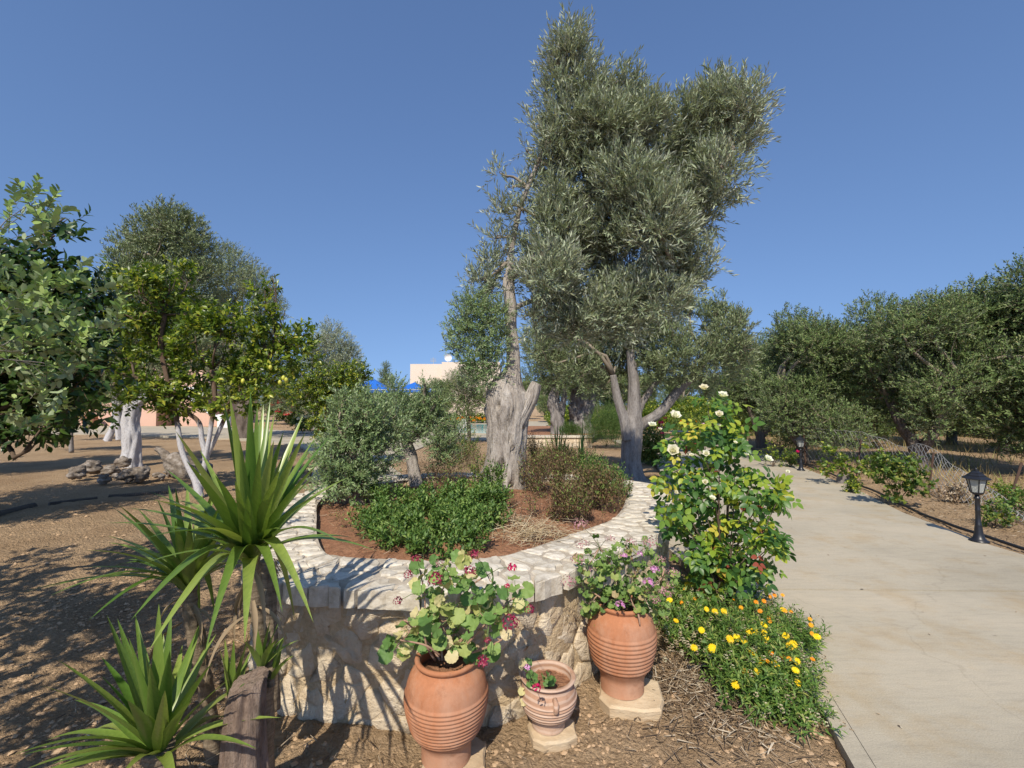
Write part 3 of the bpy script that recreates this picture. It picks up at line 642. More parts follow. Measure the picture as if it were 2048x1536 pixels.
for i in range(nU):
    p, n_ = per(PER * i / nU)
    for v in (.045, .046, .1, .2, .3, .36, CW + .01):
        pp = p - n_ * v * cwf(n_); V.append((*pp, WT - .017 + .004 * noise.noise(Vector((pp[0] * 12, pp[1] * 12, 0))) - (.10 if v == .045 else (.012 if v == .046 else 0))))
for i in range(nU):
    for j in range(6): a = i * 7 + j; b = ((i + 1) % nU) * 7 + j; F.append((a, b, b + 1, a + 1))
part("cap_mortar", V, F, M['capmortar'], plant, True)
# face stones (only the faces one can see: front and both flanks)
vis0 = []
for u in np.arange(0, PER, .05):
    p, n_ = per(u)
    if n_ @ (np.array([0, 0]) - p) > -.3: vis0.append(u)
seeds = [s_ for s_ in poisson(PER, WT - .08, .17, 4200, 5, stretch=1.45) if min(abs(s_[0] - v) for v in vis0) < .3]
def wall3(u, v, h):
    p, n_ = per(u); p = p + n_ * (-.03 - REC(n_) + h); return (p[0], p[1], v - .06)
for poly in voronoi(seeds, (0, PER, -.02, WT - .005), PER):
    P_ = np.array(poly)
    if np.ptp(P_[:, 0]) > .75: continue
    stone_from_poly(poly, wall3, random.uniform(.002, .013), .012, M['stone'], "stone", plant, jit=.014, dome=.005, rough=.003, sm=True, npt=13, below=.02)
# earth in the planter
V = []; F = []; rings, sg = 44, 120
for i in range(rings + 1):
    f = i / rings
    for k in range(sg):
        p, n_ = per(PER * k / sg); q = cen + (p - n_ * (CW * cwf(n_) - .02) - cen) * f; nz = Vector((q[0] * 6, q[1] * 6, 1))
        z = .615 + .09 * (1 - f * f) + .02 * noise.noise(nz) + .014 * noise.noise(nz * 3.7) + .01 * noise.noise(nz * 9); V.append((*q, z))
for i in range(rings):
    for k in range(sg):
        k2 = (k + 1) % sg; F.append((i * sg + k, i * sg + k2, (i + 1) * sg + k2, (i + 1) * sg + k))
a, b_, c_ = np.array(V[F[50][0]]), np.array(V[F[50][1]]), np.array(V[F[50][2]])
part("planter_soil", V, F if np.cross(b_ - a, c_ - a)[2] > 0 else [f[::-1] for f in F], M['red_soil'], plant, True)
def inner_frac(x, y):
    d = np.hypot(x - cen[0], y - cen[1]); k = np.argmin(((OP - np.array([x, y])) ** 2).sum(1)); return d
def pz(x, y):
    nz = Vector((x * 6, y * 6, 1)); k = np.argmax((unit(OP - cen) @ unit(np.array([[x, y]]) - cen).T).ravel()); ro = np.linalg.norm(OP[k] - cen) - CW; f = min(1, math.hypot(x - cen[0], y - cen[1]) / ro)
    return .615 + .09 * (1 - f * f) + .02 * noise.noise(nz)


# ================================================================== THE OLIVE IN THE PLANTER
def oldbark(a, p, d, t):
    q = Vector((d[0] * 1.3, d[1] * 1.3, p[2] * 1.6)); w_ = noise.noise(q * 1.4)
    tw = a + p[2] * .9 + w_ * 1.2; e = Vector((math.cos(tw), math.sin(tw), p[2] * .35))
    v = .16 * noise.noise(e * 2.3) + .10 * noise.noise(e * 5.1 + Vector((0, 0, p[2]))) + .05 * noise.noise(Vector((e.x * 13, e.y * 13, p[2] * 3.2))) + .02 * noise.noise(Vector((e.x * 30, e.y * 30, p[2] * 9)))
    for (hz, ha, hr, hd) in ((.93, -1.75, .075, .5), (1.12, -1.25, .05, .3), (1.27, -1.4, .04, .25), (1.62, -2.0, .06, .28), (.72, -1.2, .05, .3)):
        dd = math.hypot(p[2] - hz, ((math.atan2(d[1], d[0]) - ha + math.pi) % (2 * math.pi) - math.pi) * .28 * 1.3)
        if p[2] < 2 and dd < hr * 1.6: v += hd * (-1 if dd < hr else .35 * (1.6 - dd / hr) / .6) * (1 - dd / hr * .6 if dd < hr else 1)
    return v
Y0 = 5.45
b0 = D(1008, 985, Y0); base = (b0[0], b0[1], .62)
def pl(lst, Y):
    return [tuple(D(a, b, Y + (c if len(q) > 3 else 0))) for q in lst for a, b, c in [(q[0], q[1], q[3] if len(q) > 3 else 0)]]
def stem(lst, Y):
    """lst of (px, py, half width px[, dy])"""
    pts = [tuple(D(q[0], q[1], Y + (q[3] if len(q) > 3 else 0))) for q in lst]; return pts, [q[2] / FPX * (Y + (q[3] if len(q) > 3 else 0)) for q in lst]
stems = [stem([(1002, 1000, 64), (1004, 972, 50), (1010, 935, 39), (1013, 895, 37), (1015, 850, 40), (1016, 812, 44), (1014, 782, 40), (1020, 760, 24), (1026, 735, 14), (1026, 700, 12), (1022, 655, 11), (1021, 615, 12), (1017, 575, 11), (1018, 548, 9)], Y0),
         stem([(1034, 850, 16), (1050, 820, 15), (1062, 795, 14), (1070, 773, 11), (1073, 766, 9)], Y0 - .1),
         stem([(1000, 830, 20), (990, 800, 18), (990, 783, 12)], Y0 - .08),
         stem([(1018, 560, 8), (1020, 520, 6), (1028, 470, 5.5), (1040, 415, 5), (1056, 375, 4.5), (1078, 320, 4), (1095, 280, 3.5), (1120, 200, 2.5)], Y0),
         stem([(1018, 555, 8), (1050, 527, 7), (1080, 510, 6), (1120, 470, 5), (1170, 410, 4), (1200, 330, 3)], Y0),
         stem([(1020, 556, 6), (1062, 505, 5, .3), (1130, 450, 5, .5), (1230, 400, 4.5, .6), (1330, 340, 4, .5), (1420, 280, 3, .2)], Y0),
         stem([(1023, 620, 5), (1070, 600, 4, .2), (1150, 590, 4, .3), (1270, 560, 3, .3), (1350, 540, 3)], Y0)]
lp = [(1140, 75, 16), (1150, 110, 26), (1210, 260, 50), (1180, 300, 50), (1270, 330, 50), (1330, 420, 60), (1280, 400, 60), (1140, 100, 26), (1128, 140, 38), (1120, 200, 42), (1170, 170, 34), (1200, 150, 22), (1195, 215, 48), (1250, 200, 34), (1240, 165, 20), (1150, 260, 60), (1230, 275, 60), (1102, 290, 24), (1290, 240, 38),
      (1310, 300, 60), (1360, 250, 50), (1420, 225, 45), (1430, 185, 24), (1480, 215, 38), (1500, 190, 18), (1400, 300, 60), (1460, 300, 42), (1490, 260, 30), (1440, 350, 50), (1350, 370, 65), (1250, 370, 70), (1160, 350, 60), (1105, 350, 26), (1115, 400, 36), (1430, 400, 30), (1390, 430, 45),
      (1300, 450, 75), (1200, 450, 75), (1120, 470, 60), (1075, 440, 20), (1360, 490, 50), (1260, 530, 75), (1170, 540, 70), (1350, 550, 45), (1380, 575, 34), (1100, 550, 55), (1320, 600, 45), (1250, 610, 60), (1170, 620, 60), (1110, 620, 40), (1082, 560, 28), (1070, 640, 20), (1090, 500, 45), (1150, 660, 35), (1240, 660, 30),
      (1045, 430, 17), (1062, 375, 16), (1030, 525, 18), (1020, 570, 16), (1078, 320, 15), (1002, 425, 15), (1000, 350, 12), (1026, 375, 8), (992, 478, 14), (985, 530, 20), (960, 565, 18), (1012, 495, 14), (1050, 300, 10), (972, 592, 16), (1075, 255, 14), (1400, 520, 24)]
lobes = [lob(x, y, r * .885, Y0, dy=rng.uniform(-.36, .36) * (r / 60), sy=1.15) for x, y, r in lp]
tree("olive_tree", "tall leaning olive with thick pale gnarled trunk, growing in the stone planter", "olive tree", base, lobes, stems, M['bark'], M['olive'], 14000,
     leafkw=dict(L=.26, k=11, leaf=.092, up=.55, out=.6, ran=.5, shell=3.0, spread=.62, gap=.22, gapf=2.8), tmpl=T_rhomb(.21, .05), trseg=130, disp=oldbark,
     forks=[s_[0][i] for s_ in stems[3:] for i in range(1, len(s_[0]))], lr=.03, twigr=.0018)
# paler suckers on the left flank of the trunk
ot = bpy.data.objects["olive_tree"]
sl_ = [lob(x, y, r, Y0 - .15, sy=.8) for x, y, r in [(960, 640, 42), (935, 680, 34), (985, 680, 34), (950, 720, 34), (985, 720, 26), (915, 660, 22), (990, 630, 26), (930, 620, 24), (950, 600, 22), (960, 750, 26), (985, 755, 14), (900, 690, 12)]]
pos, dr, nm, sz, P, E = shoots(sl_, 1250, L=.16, k=12, leaf=.042, up=.5, out=.6, spread=.8)
V, F, r = batch(*T_rhomb(.36, .04), pos, dr, nm, sz); o = part("sucker_foliage", V, F, M['olive_fresh'], ot, False, r); o['label'] = "pale green sucker growth on the left of the trunk"
V, F = twigs_vf(P, E, .0016); part("sucker_twigs", V, F, M['twig'], ot, kind='stuff')

# ---- two young olives in the planter
def p_on(px, py, zz): return tuple(G(px, py, zz))
b1 = G(722, 1012, .64); YK = b1[1]
lobes = [lob(x, y, r, YK, rng.uniform(-.1, .1)) for x, y, r in [(700, 845, 34), (735, 840, 34), (680, 870, 40), (730, 880, 48), (770, 850, 40), (700, 930, 45), (670, 960, 30), (740, 940, 36), (715, 975, 30), (690, 815, 22), (735, 812, 20), (695, 790, 9), (655, 910, 24), (775, 900, 24), (650, 975, 18)]]
tree("young_olive_tree", "bushy young olive on a short dark trunk at the left of the planter bed", "olive tree", b1, lobes,
     [stem([(722, 1020, 16), (720, 1000, 13), (712, 960, 10), (705, 900, 7)], YK)], M['bark_dark'], M['olive_fresh'], 2100,
     leafkw=dict(L=.17, k=12, leaf=.047, up=.5, out=.6, spread=.8, gap=.34, gapf=5), tmpl=T_rhomb(.36, .04), disp=gnarl(.12), lr=.015, twigr=.0014)
b2 = G(832, 968, .66); YL = b2[1]
lobes = [lob(x, y, r, YL, rng.uniform(-.1, .1)) for x, y, r in [(815, 822, 24), (850, 830, 30), (800, 840, 40), (840, 860, 36), (780, 825, 24), (870, 850, 26), (880, 890, 26), (800, 880, 24), (760, 830, 26), (846, 780, 8), (848, 765, 4), (850, 795, 14), (900, 880, 20), (790, 785, 18), (870, 800, 18), (915, 860, 14), (895, 920, 22), (765, 870, 26)]]
tree("young_olive_tree", "young olive with a leaning pale trunk and loose upright shoots, mid planter bed", "olive tree", b2, lobes,
     [stem([(834, 975, 16), (828, 945, 13), (822, 915, 12), (812, 885, 10), (805, 860, 7)], YL), stem([(815, 890, 7), (835, 865, 6), (850, 840, 5)], YL)], M['bark'], M['olive_fresh'], 1900,
     leafkw=dict(L=.18, k=14, leaf=.040, up=.6, out=.5, spread=.75, gap=.2, gapf=3), tmpl=T_rhomb(.38, .04), disp=gnarl(.12, ridges=6), lr=.015, twigr=.0014)

# ---- low growth in the bed
def clump(name, label, cat, pts, n, mat, tmpl, kw, stemm, sr=.0014, kind=None):
    c = np.mean([q[:3] for q in pts], 0); root = thing(name, label, cat, (c[0], c[1], min(q[2] - q[5] for q in pts)))
    pos, dr, nm, sz, P, E = shoots(pts, n, **kw); V, F, r = batch(*tmpl, pos, dr, nm, sz)
    part("foliage", V, F, mat, root, False, r, kind='stuff'); V, F = twigs_vf(P - (E - P) * .6, E, sr, True); part("stems", V, F, stemm, root, kind='stuff'); return root
def bed(px, py, r, h):     # ellipsoid sitting on the bed earth
    p = G(px, py, .66); rr = r / FPX * p[1]; return (p[0], p[1], .64 + h * .45, rr, rr * .8, h * .6)
mint = clump("mint_clump", "dense bright green leafy herb spilling over the planter front", "herb plant", [bed(x, y, r, h) for x, y, r, h in [(750, 1055, 36, .16), (800, 1040, 45, .2), (860, 1040, 50, .22), (920, 1030, 50, .24), (970, 1030, 42, .24), (830, 1075, 45, .16), (880, 1080, 45, .18), (940, 1070, 45, .2), (800, 1085, 32, .13), (990, 995, 24, .28), (740, 1075, 22, .12), (905, 1090, 28, .14), (985, 1060, 25, .16), (760, 1010, 18, .2), (830, 1104, 26, .09), (900, 1112, 26, .10), (775, 1098, 20, .10), (950, 1098, 26, .12), (860, 1112, 22, .09), (720, 1050, 14, .1)]],
      2600, M['mint'], T_rhomb(.46, .1), dict(L=.13, k=9, leaf=.042, up=.9, out=.4, ran=.4, shell=2.0, spread=.95, whorl=True, gap=.36, gapf=7), M['green_stem'])
clump("withered_herb", "mass of withered brown herb stalks right of the thick trunk", "herb plant", [bed(x, y, r, h) for x, y, r, h in [(1075, 985, 34, .42), (1110, 1000, 40, .42), (1150, 1010, 42, .36), (1190, 1015, 40, .30), (1230, 1020, 32, .18), (1090, 1040, 36, .22), (1140, 1045, 40, .2), (1190, 1040, 35, .15), (1070, 940, 26, .4), (1120, 950, 36, .4), (1250, 1005, 20, .12)]],
      3000, M['dry'], T_rhomb(.36, .06), dict(L=.24, k=9, leaf=.034, up=1.0, out=.3, ran=.3, shell=1.6, spread=.95, whorl=True, gap=.36, gapf=6), M['twig_dark'], .0016)
clump("mint_clump", "green herb patch with small leaves at the back right of the planter", "herb plant", [bed(x, y, r, h) for x, y, r, h in [(1190, 965, 30, .3), (1225, 985, 28, .26), (1170, 945, 26, .3), (1245, 1000, 16, .16), (1130, 930, 20, .3)]],
      750, M['mint'], T_rhomb(.46, .1), dict(L=.12, k=10, leaf=.034, up=.9, out=.4, ran=.35, shell=2.2, spread=.95, whorl=True), M['green_stem'])
clump("sparse_weeds", "sparse thin weeds between the young olives and the thick trunk", "weeds", [bed(x, y, r, h) for x, y, r, h in [(900, 985, 45, .3), (960, 965, 30, .34), (870, 960, 35, .24), (790, 985, 40, .15), (930, 930, 26, .35), (700, 1050, 28, .05), (660, 1040, 24, .05), (720, 1085, 20, .05), (1010, 1020, 20, .16), (1040, 1050, 18, .1)]],
      560, M['dry'], T_blade(.4, 2, .1, .3), dict(L=.16, k=9, leaf=.028, up=1.0, out=.3, ran=.3, spread=.95, whorl=True), M['twig_dark'], .0016)
clump("leafy_bush", "small yellow-green bush against the left side of the thick trunk", "bush", [bed(x, y, r, h) for x, y, r, h in [(910, 930, 22, .5), (940, 915, 18, .5), (960, 985, 14, .4)]],
      330, M['shrub'], T_blade(.45, 2, .1, .2), dict(L=.14, k=10, leaf=.036, up=.8, out=.5, spread=.9, whorl=True), M['twig'])
# straw mulch
n = 420; c = [G(1055, 1085, .64), G(1110, 1078, .64), (G(1035, 1065, .66))]
P = np.array([c[i] for i in rng.integers(0, 3, n)]) + rng.normal(size=(n, 3)) * np.array([.13, .12, .0]); P[:, 2] = [pz(*p[:2]) + .02 for p in P]; P[:, 2] += rng.random(n) * .06
d = unit(rng.normal(size=(n, 3)) * np.array([1, 1, .35])); V, F = twigs_vf(P, P + d * rng.uniform(.06, .2, (n, 1)), .0022)
o = part("straw_mulch", V, F, M['straw'], None, rnd=np.repeat(rng.random(n), 3), kind='stuff'); tag(o, "heap of pale dry straw stalks on the front edge of the bed", "straw")

# sword leaves (iris) behind
def blade_mesh(B, T, w, arch=.25, n=9, side=None, fold=.35, up=Vector((0, 0, 1)), wprof=None):
    B, T = Vector(B), Vector(T); ch = T - B; L = ch.length; d0 = (ch.normalized() + up * arch * 2.2).normalized(); c1 = B + d0 * L * .5
    pts = []; V = []; F = []
    for i in range(n + 1):
        t = i / n; p = B * (1 - t) ** 2 + c1 * 2 * t * (1 - t) + T * t * t; tg = ((c1 - B) * (1 - t) + (T - c1) * t).normalized()
        sd = tg.cross(up) if side is None else Vector(side)
        if sd.length < .15: sd = tg.cross(Vector((.3, -1, .1)))
        sd.normalize(); nn = sd.cross(tg).normalized()
        ww = w / 2 * (wprof(t) if wprof else (min(1, .55 + t * 1.5) * (1 - max(0, t - .35) / .65) ** .8 + .004))
        V += [p - sd * ww + nn * ww * fold, p, p + sd * ww + nn * ww * fold]
    for i in range(n): a = i * 3; F += [(a, a + 1, a + 4, a + 3), (a + 1, a + 2, a + 5, a + 4)]
    return [tuple(v) for v in V], F
ir = thing("iris_plant", "clump of upright dark green sword leaves behind the withered herbs", "iris", G(1118, 945, .66))
for x, y in [(1088, 868), (1100, 862), (1108, 846), (1116, 840), (1122, 845), (1128, 838), (1136, 860), (1080, 880), (1140, 882), (1112, 870)]:
    b_ = ir.location + Vector((rng.uniform(-.06, .06), rng.uniform(-.05, .05), 0)); V, F = blade_mesh(b_, D(x, y, b_.y + rng.uniform(-.1, .1)), .035, .05, 5, side=(1, .3, 0)); part("leaf", V, F, M['mint'], ir, True)
ir = thing("iris_plant", "narrow upright green leaves at the planter's back edge, right of the sword leaves", "iris", G(1162, 930, .66))
for x, y in [(1165, 835), (1160, 845), (1172, 850), (1158, 870), (1130, 905)]:
    b_ = ir.location + Vector((rng.uniform(-.03, .03), rng.uniform(-.05, .05), 0)); V, F = blade_mesh(b_, D(x, y, b_.y), .035, .05, 5, side=(1, .3, 0)); part("leaf", V, F, M['mint'], ir, True)

# ================================================================== YUCCAS
def solve_tip(B, px, py, L, sgn):
    B = np.array(B); lo_, hi = 0, L
    f = lambda dy: np.linalg.norm(D(px, py, B[1] + sgn * dy) - B) - L
    if f(0) > 0: return D(px, py, B[1])
    for _ in range(30):
        m = (lo_ + hi) / 2
        if f(m) > 0: hi = m
        else: lo_ = m
    return D(px, py, B[1] + sgn * lo_)
def yucca(label, crown, foot, canes, tips, L, w, extra, seed, group="yuccas beside the planter"):
    r_ = random.Random(seed); root = thing("yucca", label, "yucca", foot, group)
    B = Vector(crown)
    for k, (px, py, sg, ar) in enumerate(tips):
        T = solve_tip(B, px, py, L * r_.uniform(.9, 1.08), sg); dirn = (Vector(T) - B).normalized()
        b_ = B + Vector((dirn.x, dirn.y, 0)) * .02 + Vector((0, 0, -.05 * (1 - max(0, dirn.z))))
        V, F = blade_mesh(b_, T, w * r_.uniform(.85, 1.15), ar, 12); part("leaf", V, F, M['yucca'], root, True)
    for k in range(extra):
        a = r_.uniform(0, 6.28); el = r_.uniform(.1, 1.4); LL = L * r_.uniform(.55, .95)
        T = B + Vector((math.cos(a) * math.cos(el), math.sin(a) * math.cos(el), math.sin(el))) * LL
        V, F = blade_mesh(B + Vector((0, 0, -.03)), T, w * r_.uniform(.8, 1.05), .08 + .2 * (1 - el / 1.4), 10); part("leaf", V, F, M['yucca'], root, True)
    for k in range(7 if canes and L > .4 else 0):
        a = r_.uniform(0, 6.28); b_ = B + Vector((math.cos(a) * .02, math.sin(a) * .02, -.06 - .03 * k)); T = b_ + Vector((math.cos(a) * r_.uniform(.04, .16), math.sin(a) * r_.uniform(.04, .16), -r_.uniform(.12, .3)))
        V, F = blade_mesh(b_, T, .022, .3, 8, fold=.8); o_ = part("leaf", V, F, M['dead_leaf'], root, True); o_['label'] = "withered brown hanging leaf"
    if canes:
        P, rr = resample([c[0] for c in canes], 44, rads=[c[1] for c in canes]); mb = MB()
        rr = rr * (1 + .09 * np.sin(np.arange(len(rr)) * 2.1)); mb.tube(P, rr, 14, True, gnarl(.06, 3)); mb.build("stem", M['cane'], root, True)
    return root
YT = 1.86; cr = D(503, 1108, YT)
tall = [(446, 797, 1, .02), (459, 787, -1, .02), (501, 782, 1, 0), (500, 795, -1, .0), (515, 808, -1, 0), (527, 808, 1, 0), (541, 797, 1, .02), (606, 830, 1, .05), (611, 865, -1, .05), (622, 897, 1, .08), (635, 928, -1, .1), (655, 968, 1, .15), (648, 985, -1, .15),
        (331, 937, 1, .08), (300, 999, -1, .2), (290, 1077, -1, .3), (380, 1060, -1, .2), (400, 900, 1, .05), (372, 920, -1, .05), (682, 1084, -1, .4), (627, 1245, -1, .85), (565, 1225, -1, .8), (590, 1240, 1, .9), (410, 1305, -1, .7), (489, 1285, -1, .35), (296, 1305, -1, .55), (262, 1240, -1, .5), (350, 860, -1, .04), (480, 880, -1, .0), (520, 900, -1, .0), (548, 880, -1, .05), (350, 1000, 1, .2), (600, 1020, 1, .2), (560, 940, -1, .1), (430, 950, -1, .1), (470, 960, -1, .02), (495, 990, -1, .0)]
ft = G(500, 1390, -.03)
yucca("tallest yucca, its rosette in front of the planter's left corner", cr, (ft[0], 2.02, -.05), [((cr[0], cr[1], cr[2] + .02), .03), (D(508, 1170, 1.88), .026), (D(520, 1260, 1.92), .026), (D(532, 1330, 1.97), .03), ((D(535, 1420, 2.02)[0], 2.02, -.08), .036)], tall, .66, .050, 28, 1)
Y2 = 2.12; cr2 = D(377, 1165, Y2)
mid = [(337, 970, 1, 0), (351, 975, -1, 0), (375, 965, 1, .0), (302, 1045, 1, .1), (238, 1010, -1, .1), (213, 1085, 1, .2), (170, 1100, -1, .2), (220, 1137, 1, .3), (101, 1191, -1, .35), (178, 1240, -1, .5), (245, 1120, 1, .2), (405, 985, 1, .05), (440, 1010, -1, .05), (462, 1120, 1, .3), (455, 1060, -1, .15), (300, 1110, -1, .3), (320, 1130, 1, .4), (400, 1300, 1, .8), (430, 1230, 1, .6), (290, 1165, 1, .3), (380, 1040, -1, .0), (350, 1040, -1, .0)]
yucca("middle yucca on a ringed cane, left of the cut stump", cr2, G(430, 1420, -.03), [((cr2[0], cr2[1], cr2[2] + .02), .034), (D(382, 1230, 2.13), .03), (D(395, 1300, 2.15), .03), (D(412, 1370, 2.2), .032), ((D(432, 1440, 2.25)[0], 2.25, -.08), .036)], mid, .60, .044, 24, 2)
b3 = D(318, 1500, 1.72); low = [(214, 1230, -1, .0), (235, 1237, 1, .0), (270, 1225, 1, .0), (318, 1207, 1, .0), (258, 1275, -1, .0), (80, 1370, -1, .15), (25, 1510, -1, .3), (90, 1482, 1, .3), (403, 1240, 1, .05), (425, 1325, -1, .1), (490, 1370, 1, .15), (485, 1450, 1, .3), (513, 1497, -1, .3), (160, 1480, 1, .4), (340, 1300, -1, .0), (365, 1290, 1, .0), (300, 1330, -1, .0), (255, 1400, -1, .05), (385, 1400, -1, .1), (150, 1400, 1, .2), (330, 1380, -1, .0), (290, 1290, 1, 0), (420, 1280, 1, .05)]
yucca("lowest yucca, a stemless rosette at the front left corner", b3, (b3[0], b3[1], -.05), [((b3[0], b3[1], b3[2] + .01), .05), ((b3[0], b3[1], -.1), .055)], low, .52, .050, 26, 3)
# young shoots on and beside the stump
for lab, c, f, tips, L in [("small yucca shoot growing from the top of the cut stump", D(522, 1325, 1.9), None, [(498, 1215, -1, .0), (520, 1215, 1, 0), (541, 1258, 1, .1), (487, 1282, -1, .2), (560, 1275, -1, .3), (510, 1240, -1, 0)], .22),
                           ("spindly yucca shoot at the right of the stump top", D(543, 1345, 1.92), None, [(575, 1262, -1, .1), (587, 1308, -1, .2), (566, 1273, 1, 0), (552, 1290, 1, 0), (572, 1320, -1, .1)], .16),
                           ("yucca shoot with upright leaves, left behind the stump", D(463, 1400, 2.05), None, [(450, 1278, 1, 0), (468, 1278, -1, 0), (500, 1262, 1, 0), (440, 1300, -1, .1), (485, 1320, -1, .1), (502, 1300, 1, .1)], .26)]:
    yucca(lab, c, (c[0], c[1], c[2] - .03), [((c[0], c[1], c[2] + .02), .014), ((c[0], c[1], c[2] - .05), .016)], tips, L, .030, 4, 11)
# stump
sp_ = G(478, 1560, -.05); sY = 1.80
st = thing("tree_stump", "brown dead stump cut off at a slant, beside the yuccas", "stump", (D(478, 1480, sY)[0], sY, -.05))
mb = MB(); P, rr = resample([D(485, 1580, sY), D(484, 1500, sY), D(486, 1430, sY), D(492, 1375, sY), D(505, 1345, sY + .03)], 40, rads=[.095, .08, .072, .062, .052]); dsp = gnarl(.13, 2.5, .5, 4, 5); V = []; F = []; nk = 48
for q in range(40):
    for k in range(nk):
        a = 2 * math.pi * k / nk; low = .5 - .5 * math.cos(a - R(35)); f = 1 - .30 * low; t = q * f; i0 = min(int(t), 38); u = t - i0
        p = P[i0] * (1 - u) + P[i0 + 1] * u; r_ = rr[i0] * (1 - u) + rr[i0 + 1] * u; d = (math.cos(a), math.sin(a), 0); r_ *= 1 + dsp(a, p, d, 0); V.append(p + np.array(d) * r_)
for q in range(39):
    for k in range(nk): k2 = (k + 1) % nk; F.append((q * nk + k, q * nk + k2, (q + 1) * nk + k2, (q + 1) * nk + k))
part("trunk", V, F, M['stumpwood'], st, True)
tp_ = np.array(V[-nk:]); c = tp_.mean(0); VV = list(tp_) + [c + (v - c) * .6 + np.array([0, 0, .012 * noise.noise(Vector(v) * 30)]) for v in tp_] + [c]
part("cut_face", VV, [(i_, (i_ + 1) % nk, nk + (i_ + 1) % nk, nk + i_) for i_ in range(nk)] + [(nk + i_, nk + (i_ + 1) % nk, 2 * nk) for i_ in range(nk)], M['stumpwood'], st)
# dead old cane standing against the wall
dc = thing("dead_yucca_trunk", "shaggy brown dead cane standing against the planter's left corner", "dead trunk", (D(540, 1400, 2.15)[0], 2.15, -.05))
mb = MB(); P, rr = resample([(D(540, 1420, 2.15)), D(538, 1330, 2.17), D(534, 1240, 2.2), D(532, 1150, 2.22), D(532, 1120, 2.22)], 40, rads=[.05, .042, .04, .045, .03]); mb.tube(P, rr, 24, True, gnarl(.16, 4, 2, 2, 6)); mb.build("stem", M['cane'], dc, True)
mb = MB()
for i in range(60):
    p = P[random.randint(8, 39)]; a = random.uniform(0, 6.28); o_ = np.array([math.cos(a), math.sin(a), 0]); q = p + o_ * .04
    mb.add([q, q + np.array([.008, 0, 0]), q + o_ * random.uniform(.02, .05) + np.array([0, 0, -random.uniform(.03, .09)])], [(0, 1, 2)])
mb.build("dead_leaf_bases", M['litter'], dc, kind='stuff')

# ================================================================== POTS
def lathe_vf(prof, seg): m = MB(); m.lathe(prof, seg=seg, caps=False); return m.V[0], m.F
def jar(label, loc, H, R0, rr, rf, ridges, mat, seed, grp="terracotta pots by the planter", handles=False):
    root = thing("terracotta_pot", label, "plant pot", loc, grp)
    def rad(z):
        t = z / H; pts = [(0, rf), (.05, rf * 1.0), (.18, rf * 1.02), (.32, rf + (R0 - rf) * .62), (.5, R0 * .97), (.62, R0), (.75, R0 * .96), (.86, R0 * .86), (.92, rr * .98), (1, rr)]
        for (a, x), (b, y) in zip(pts, pts[1:]):
            if t <= b: u = (t - a) / (b - a); u = u * u * (3 - 2 * u) if 0 else u; return x + (y - x) * u
        return rr
    zsm = np.linspace(0, H * .93, 150); rs = np.array([rad(z) for z in zsm]); k = np.ones(13) / 13; rs2 = np.convolve(np.pad(rs, 6, 'edge'), k, 'valid')
    prof = []
    z0, z1, nr = ridges
    for z, r_ in zip(zsm, rs2):
        if z0 < z < z1:
            f = (z - z0) / (z1 - z0) * nr; fr = f - int(f); r_ += .0058 * (1 - abs(fr * 2 - 1)) ** .7
        prof.append((r_, z))
    prof += [(rr * 1.0, H * .94), (rr * 1.07, H * .955), (rr * 1.10, H * .975), (rr * 1.08, H * .993), (rr * 1.02, H), (rr * .93, H * .992), (rr * .9, H * .96), (rr * .95, H * .9), (R0 * .8, H * .8), (R0 * .75, H * .62)]
    off = random.Random(seed).uniform(0, 9); m = MB(); m.lathe(prof, seg=72, caps=False, wob=lambda a, z: .008 * noise.noise(Vector((math.cos(a) + off, math.sin(a), z * 6))))
    bm_ = part("body", m.V[0] + np.array(loc), m.F, mat, root, True)
    d_ = MB(); n_ = 48; V = [(0, 0, H * .84)]; F = []
    for q in range(1, 7):
        for a in range(n_): rr_ = R0 * .86 * q / 6; V.append((rr_ * math.cos(2 * math.pi * a / n_), rr_ * math.sin(2 * math.pi * a / n_), H * .82 + .012 * noise.noise(Vector((rr_ * 60, a * .9, 0)))))
    for a in range(n_): F.append((0, 1 + a, 1 + (a + 1) % n_))
    for q in range(5):
        for a in range(n_): s_ = 1 + q * n_; F.append((s_ + a, s_ + n_ + a, s_ + n_ + (a + 1) % n_, s_ + (a + 1) % n_))
    part("soil", np.array(V) + np.array(loc), F, M['red_soil'], root, True)
    if handles:
        for a in (R(-80), R(100)):
            o_ = np.array([math.cos(a), math.sin(a), 0]); mm = MB(); L0 = np.array(loc)
            mm.tube([L0 + o_ * rr * .98 + np.array([0, 0, H * .8]), L0 + o_ * (rr * 1.2) + np.array([0, 0, H * .78]), L0 + o_ * (rr * 1.22) + np.array([0, 0, H * .66]), L0 + o_ * rr * 1.0 + np.array([0, 0, H * .56]), L0 + o_ * rr * .97 + np.array([0, 0, H * .50])], [.013, .014, .013, .013, .009], 10)
            mm.build("handle", mat, root, True)
    return root
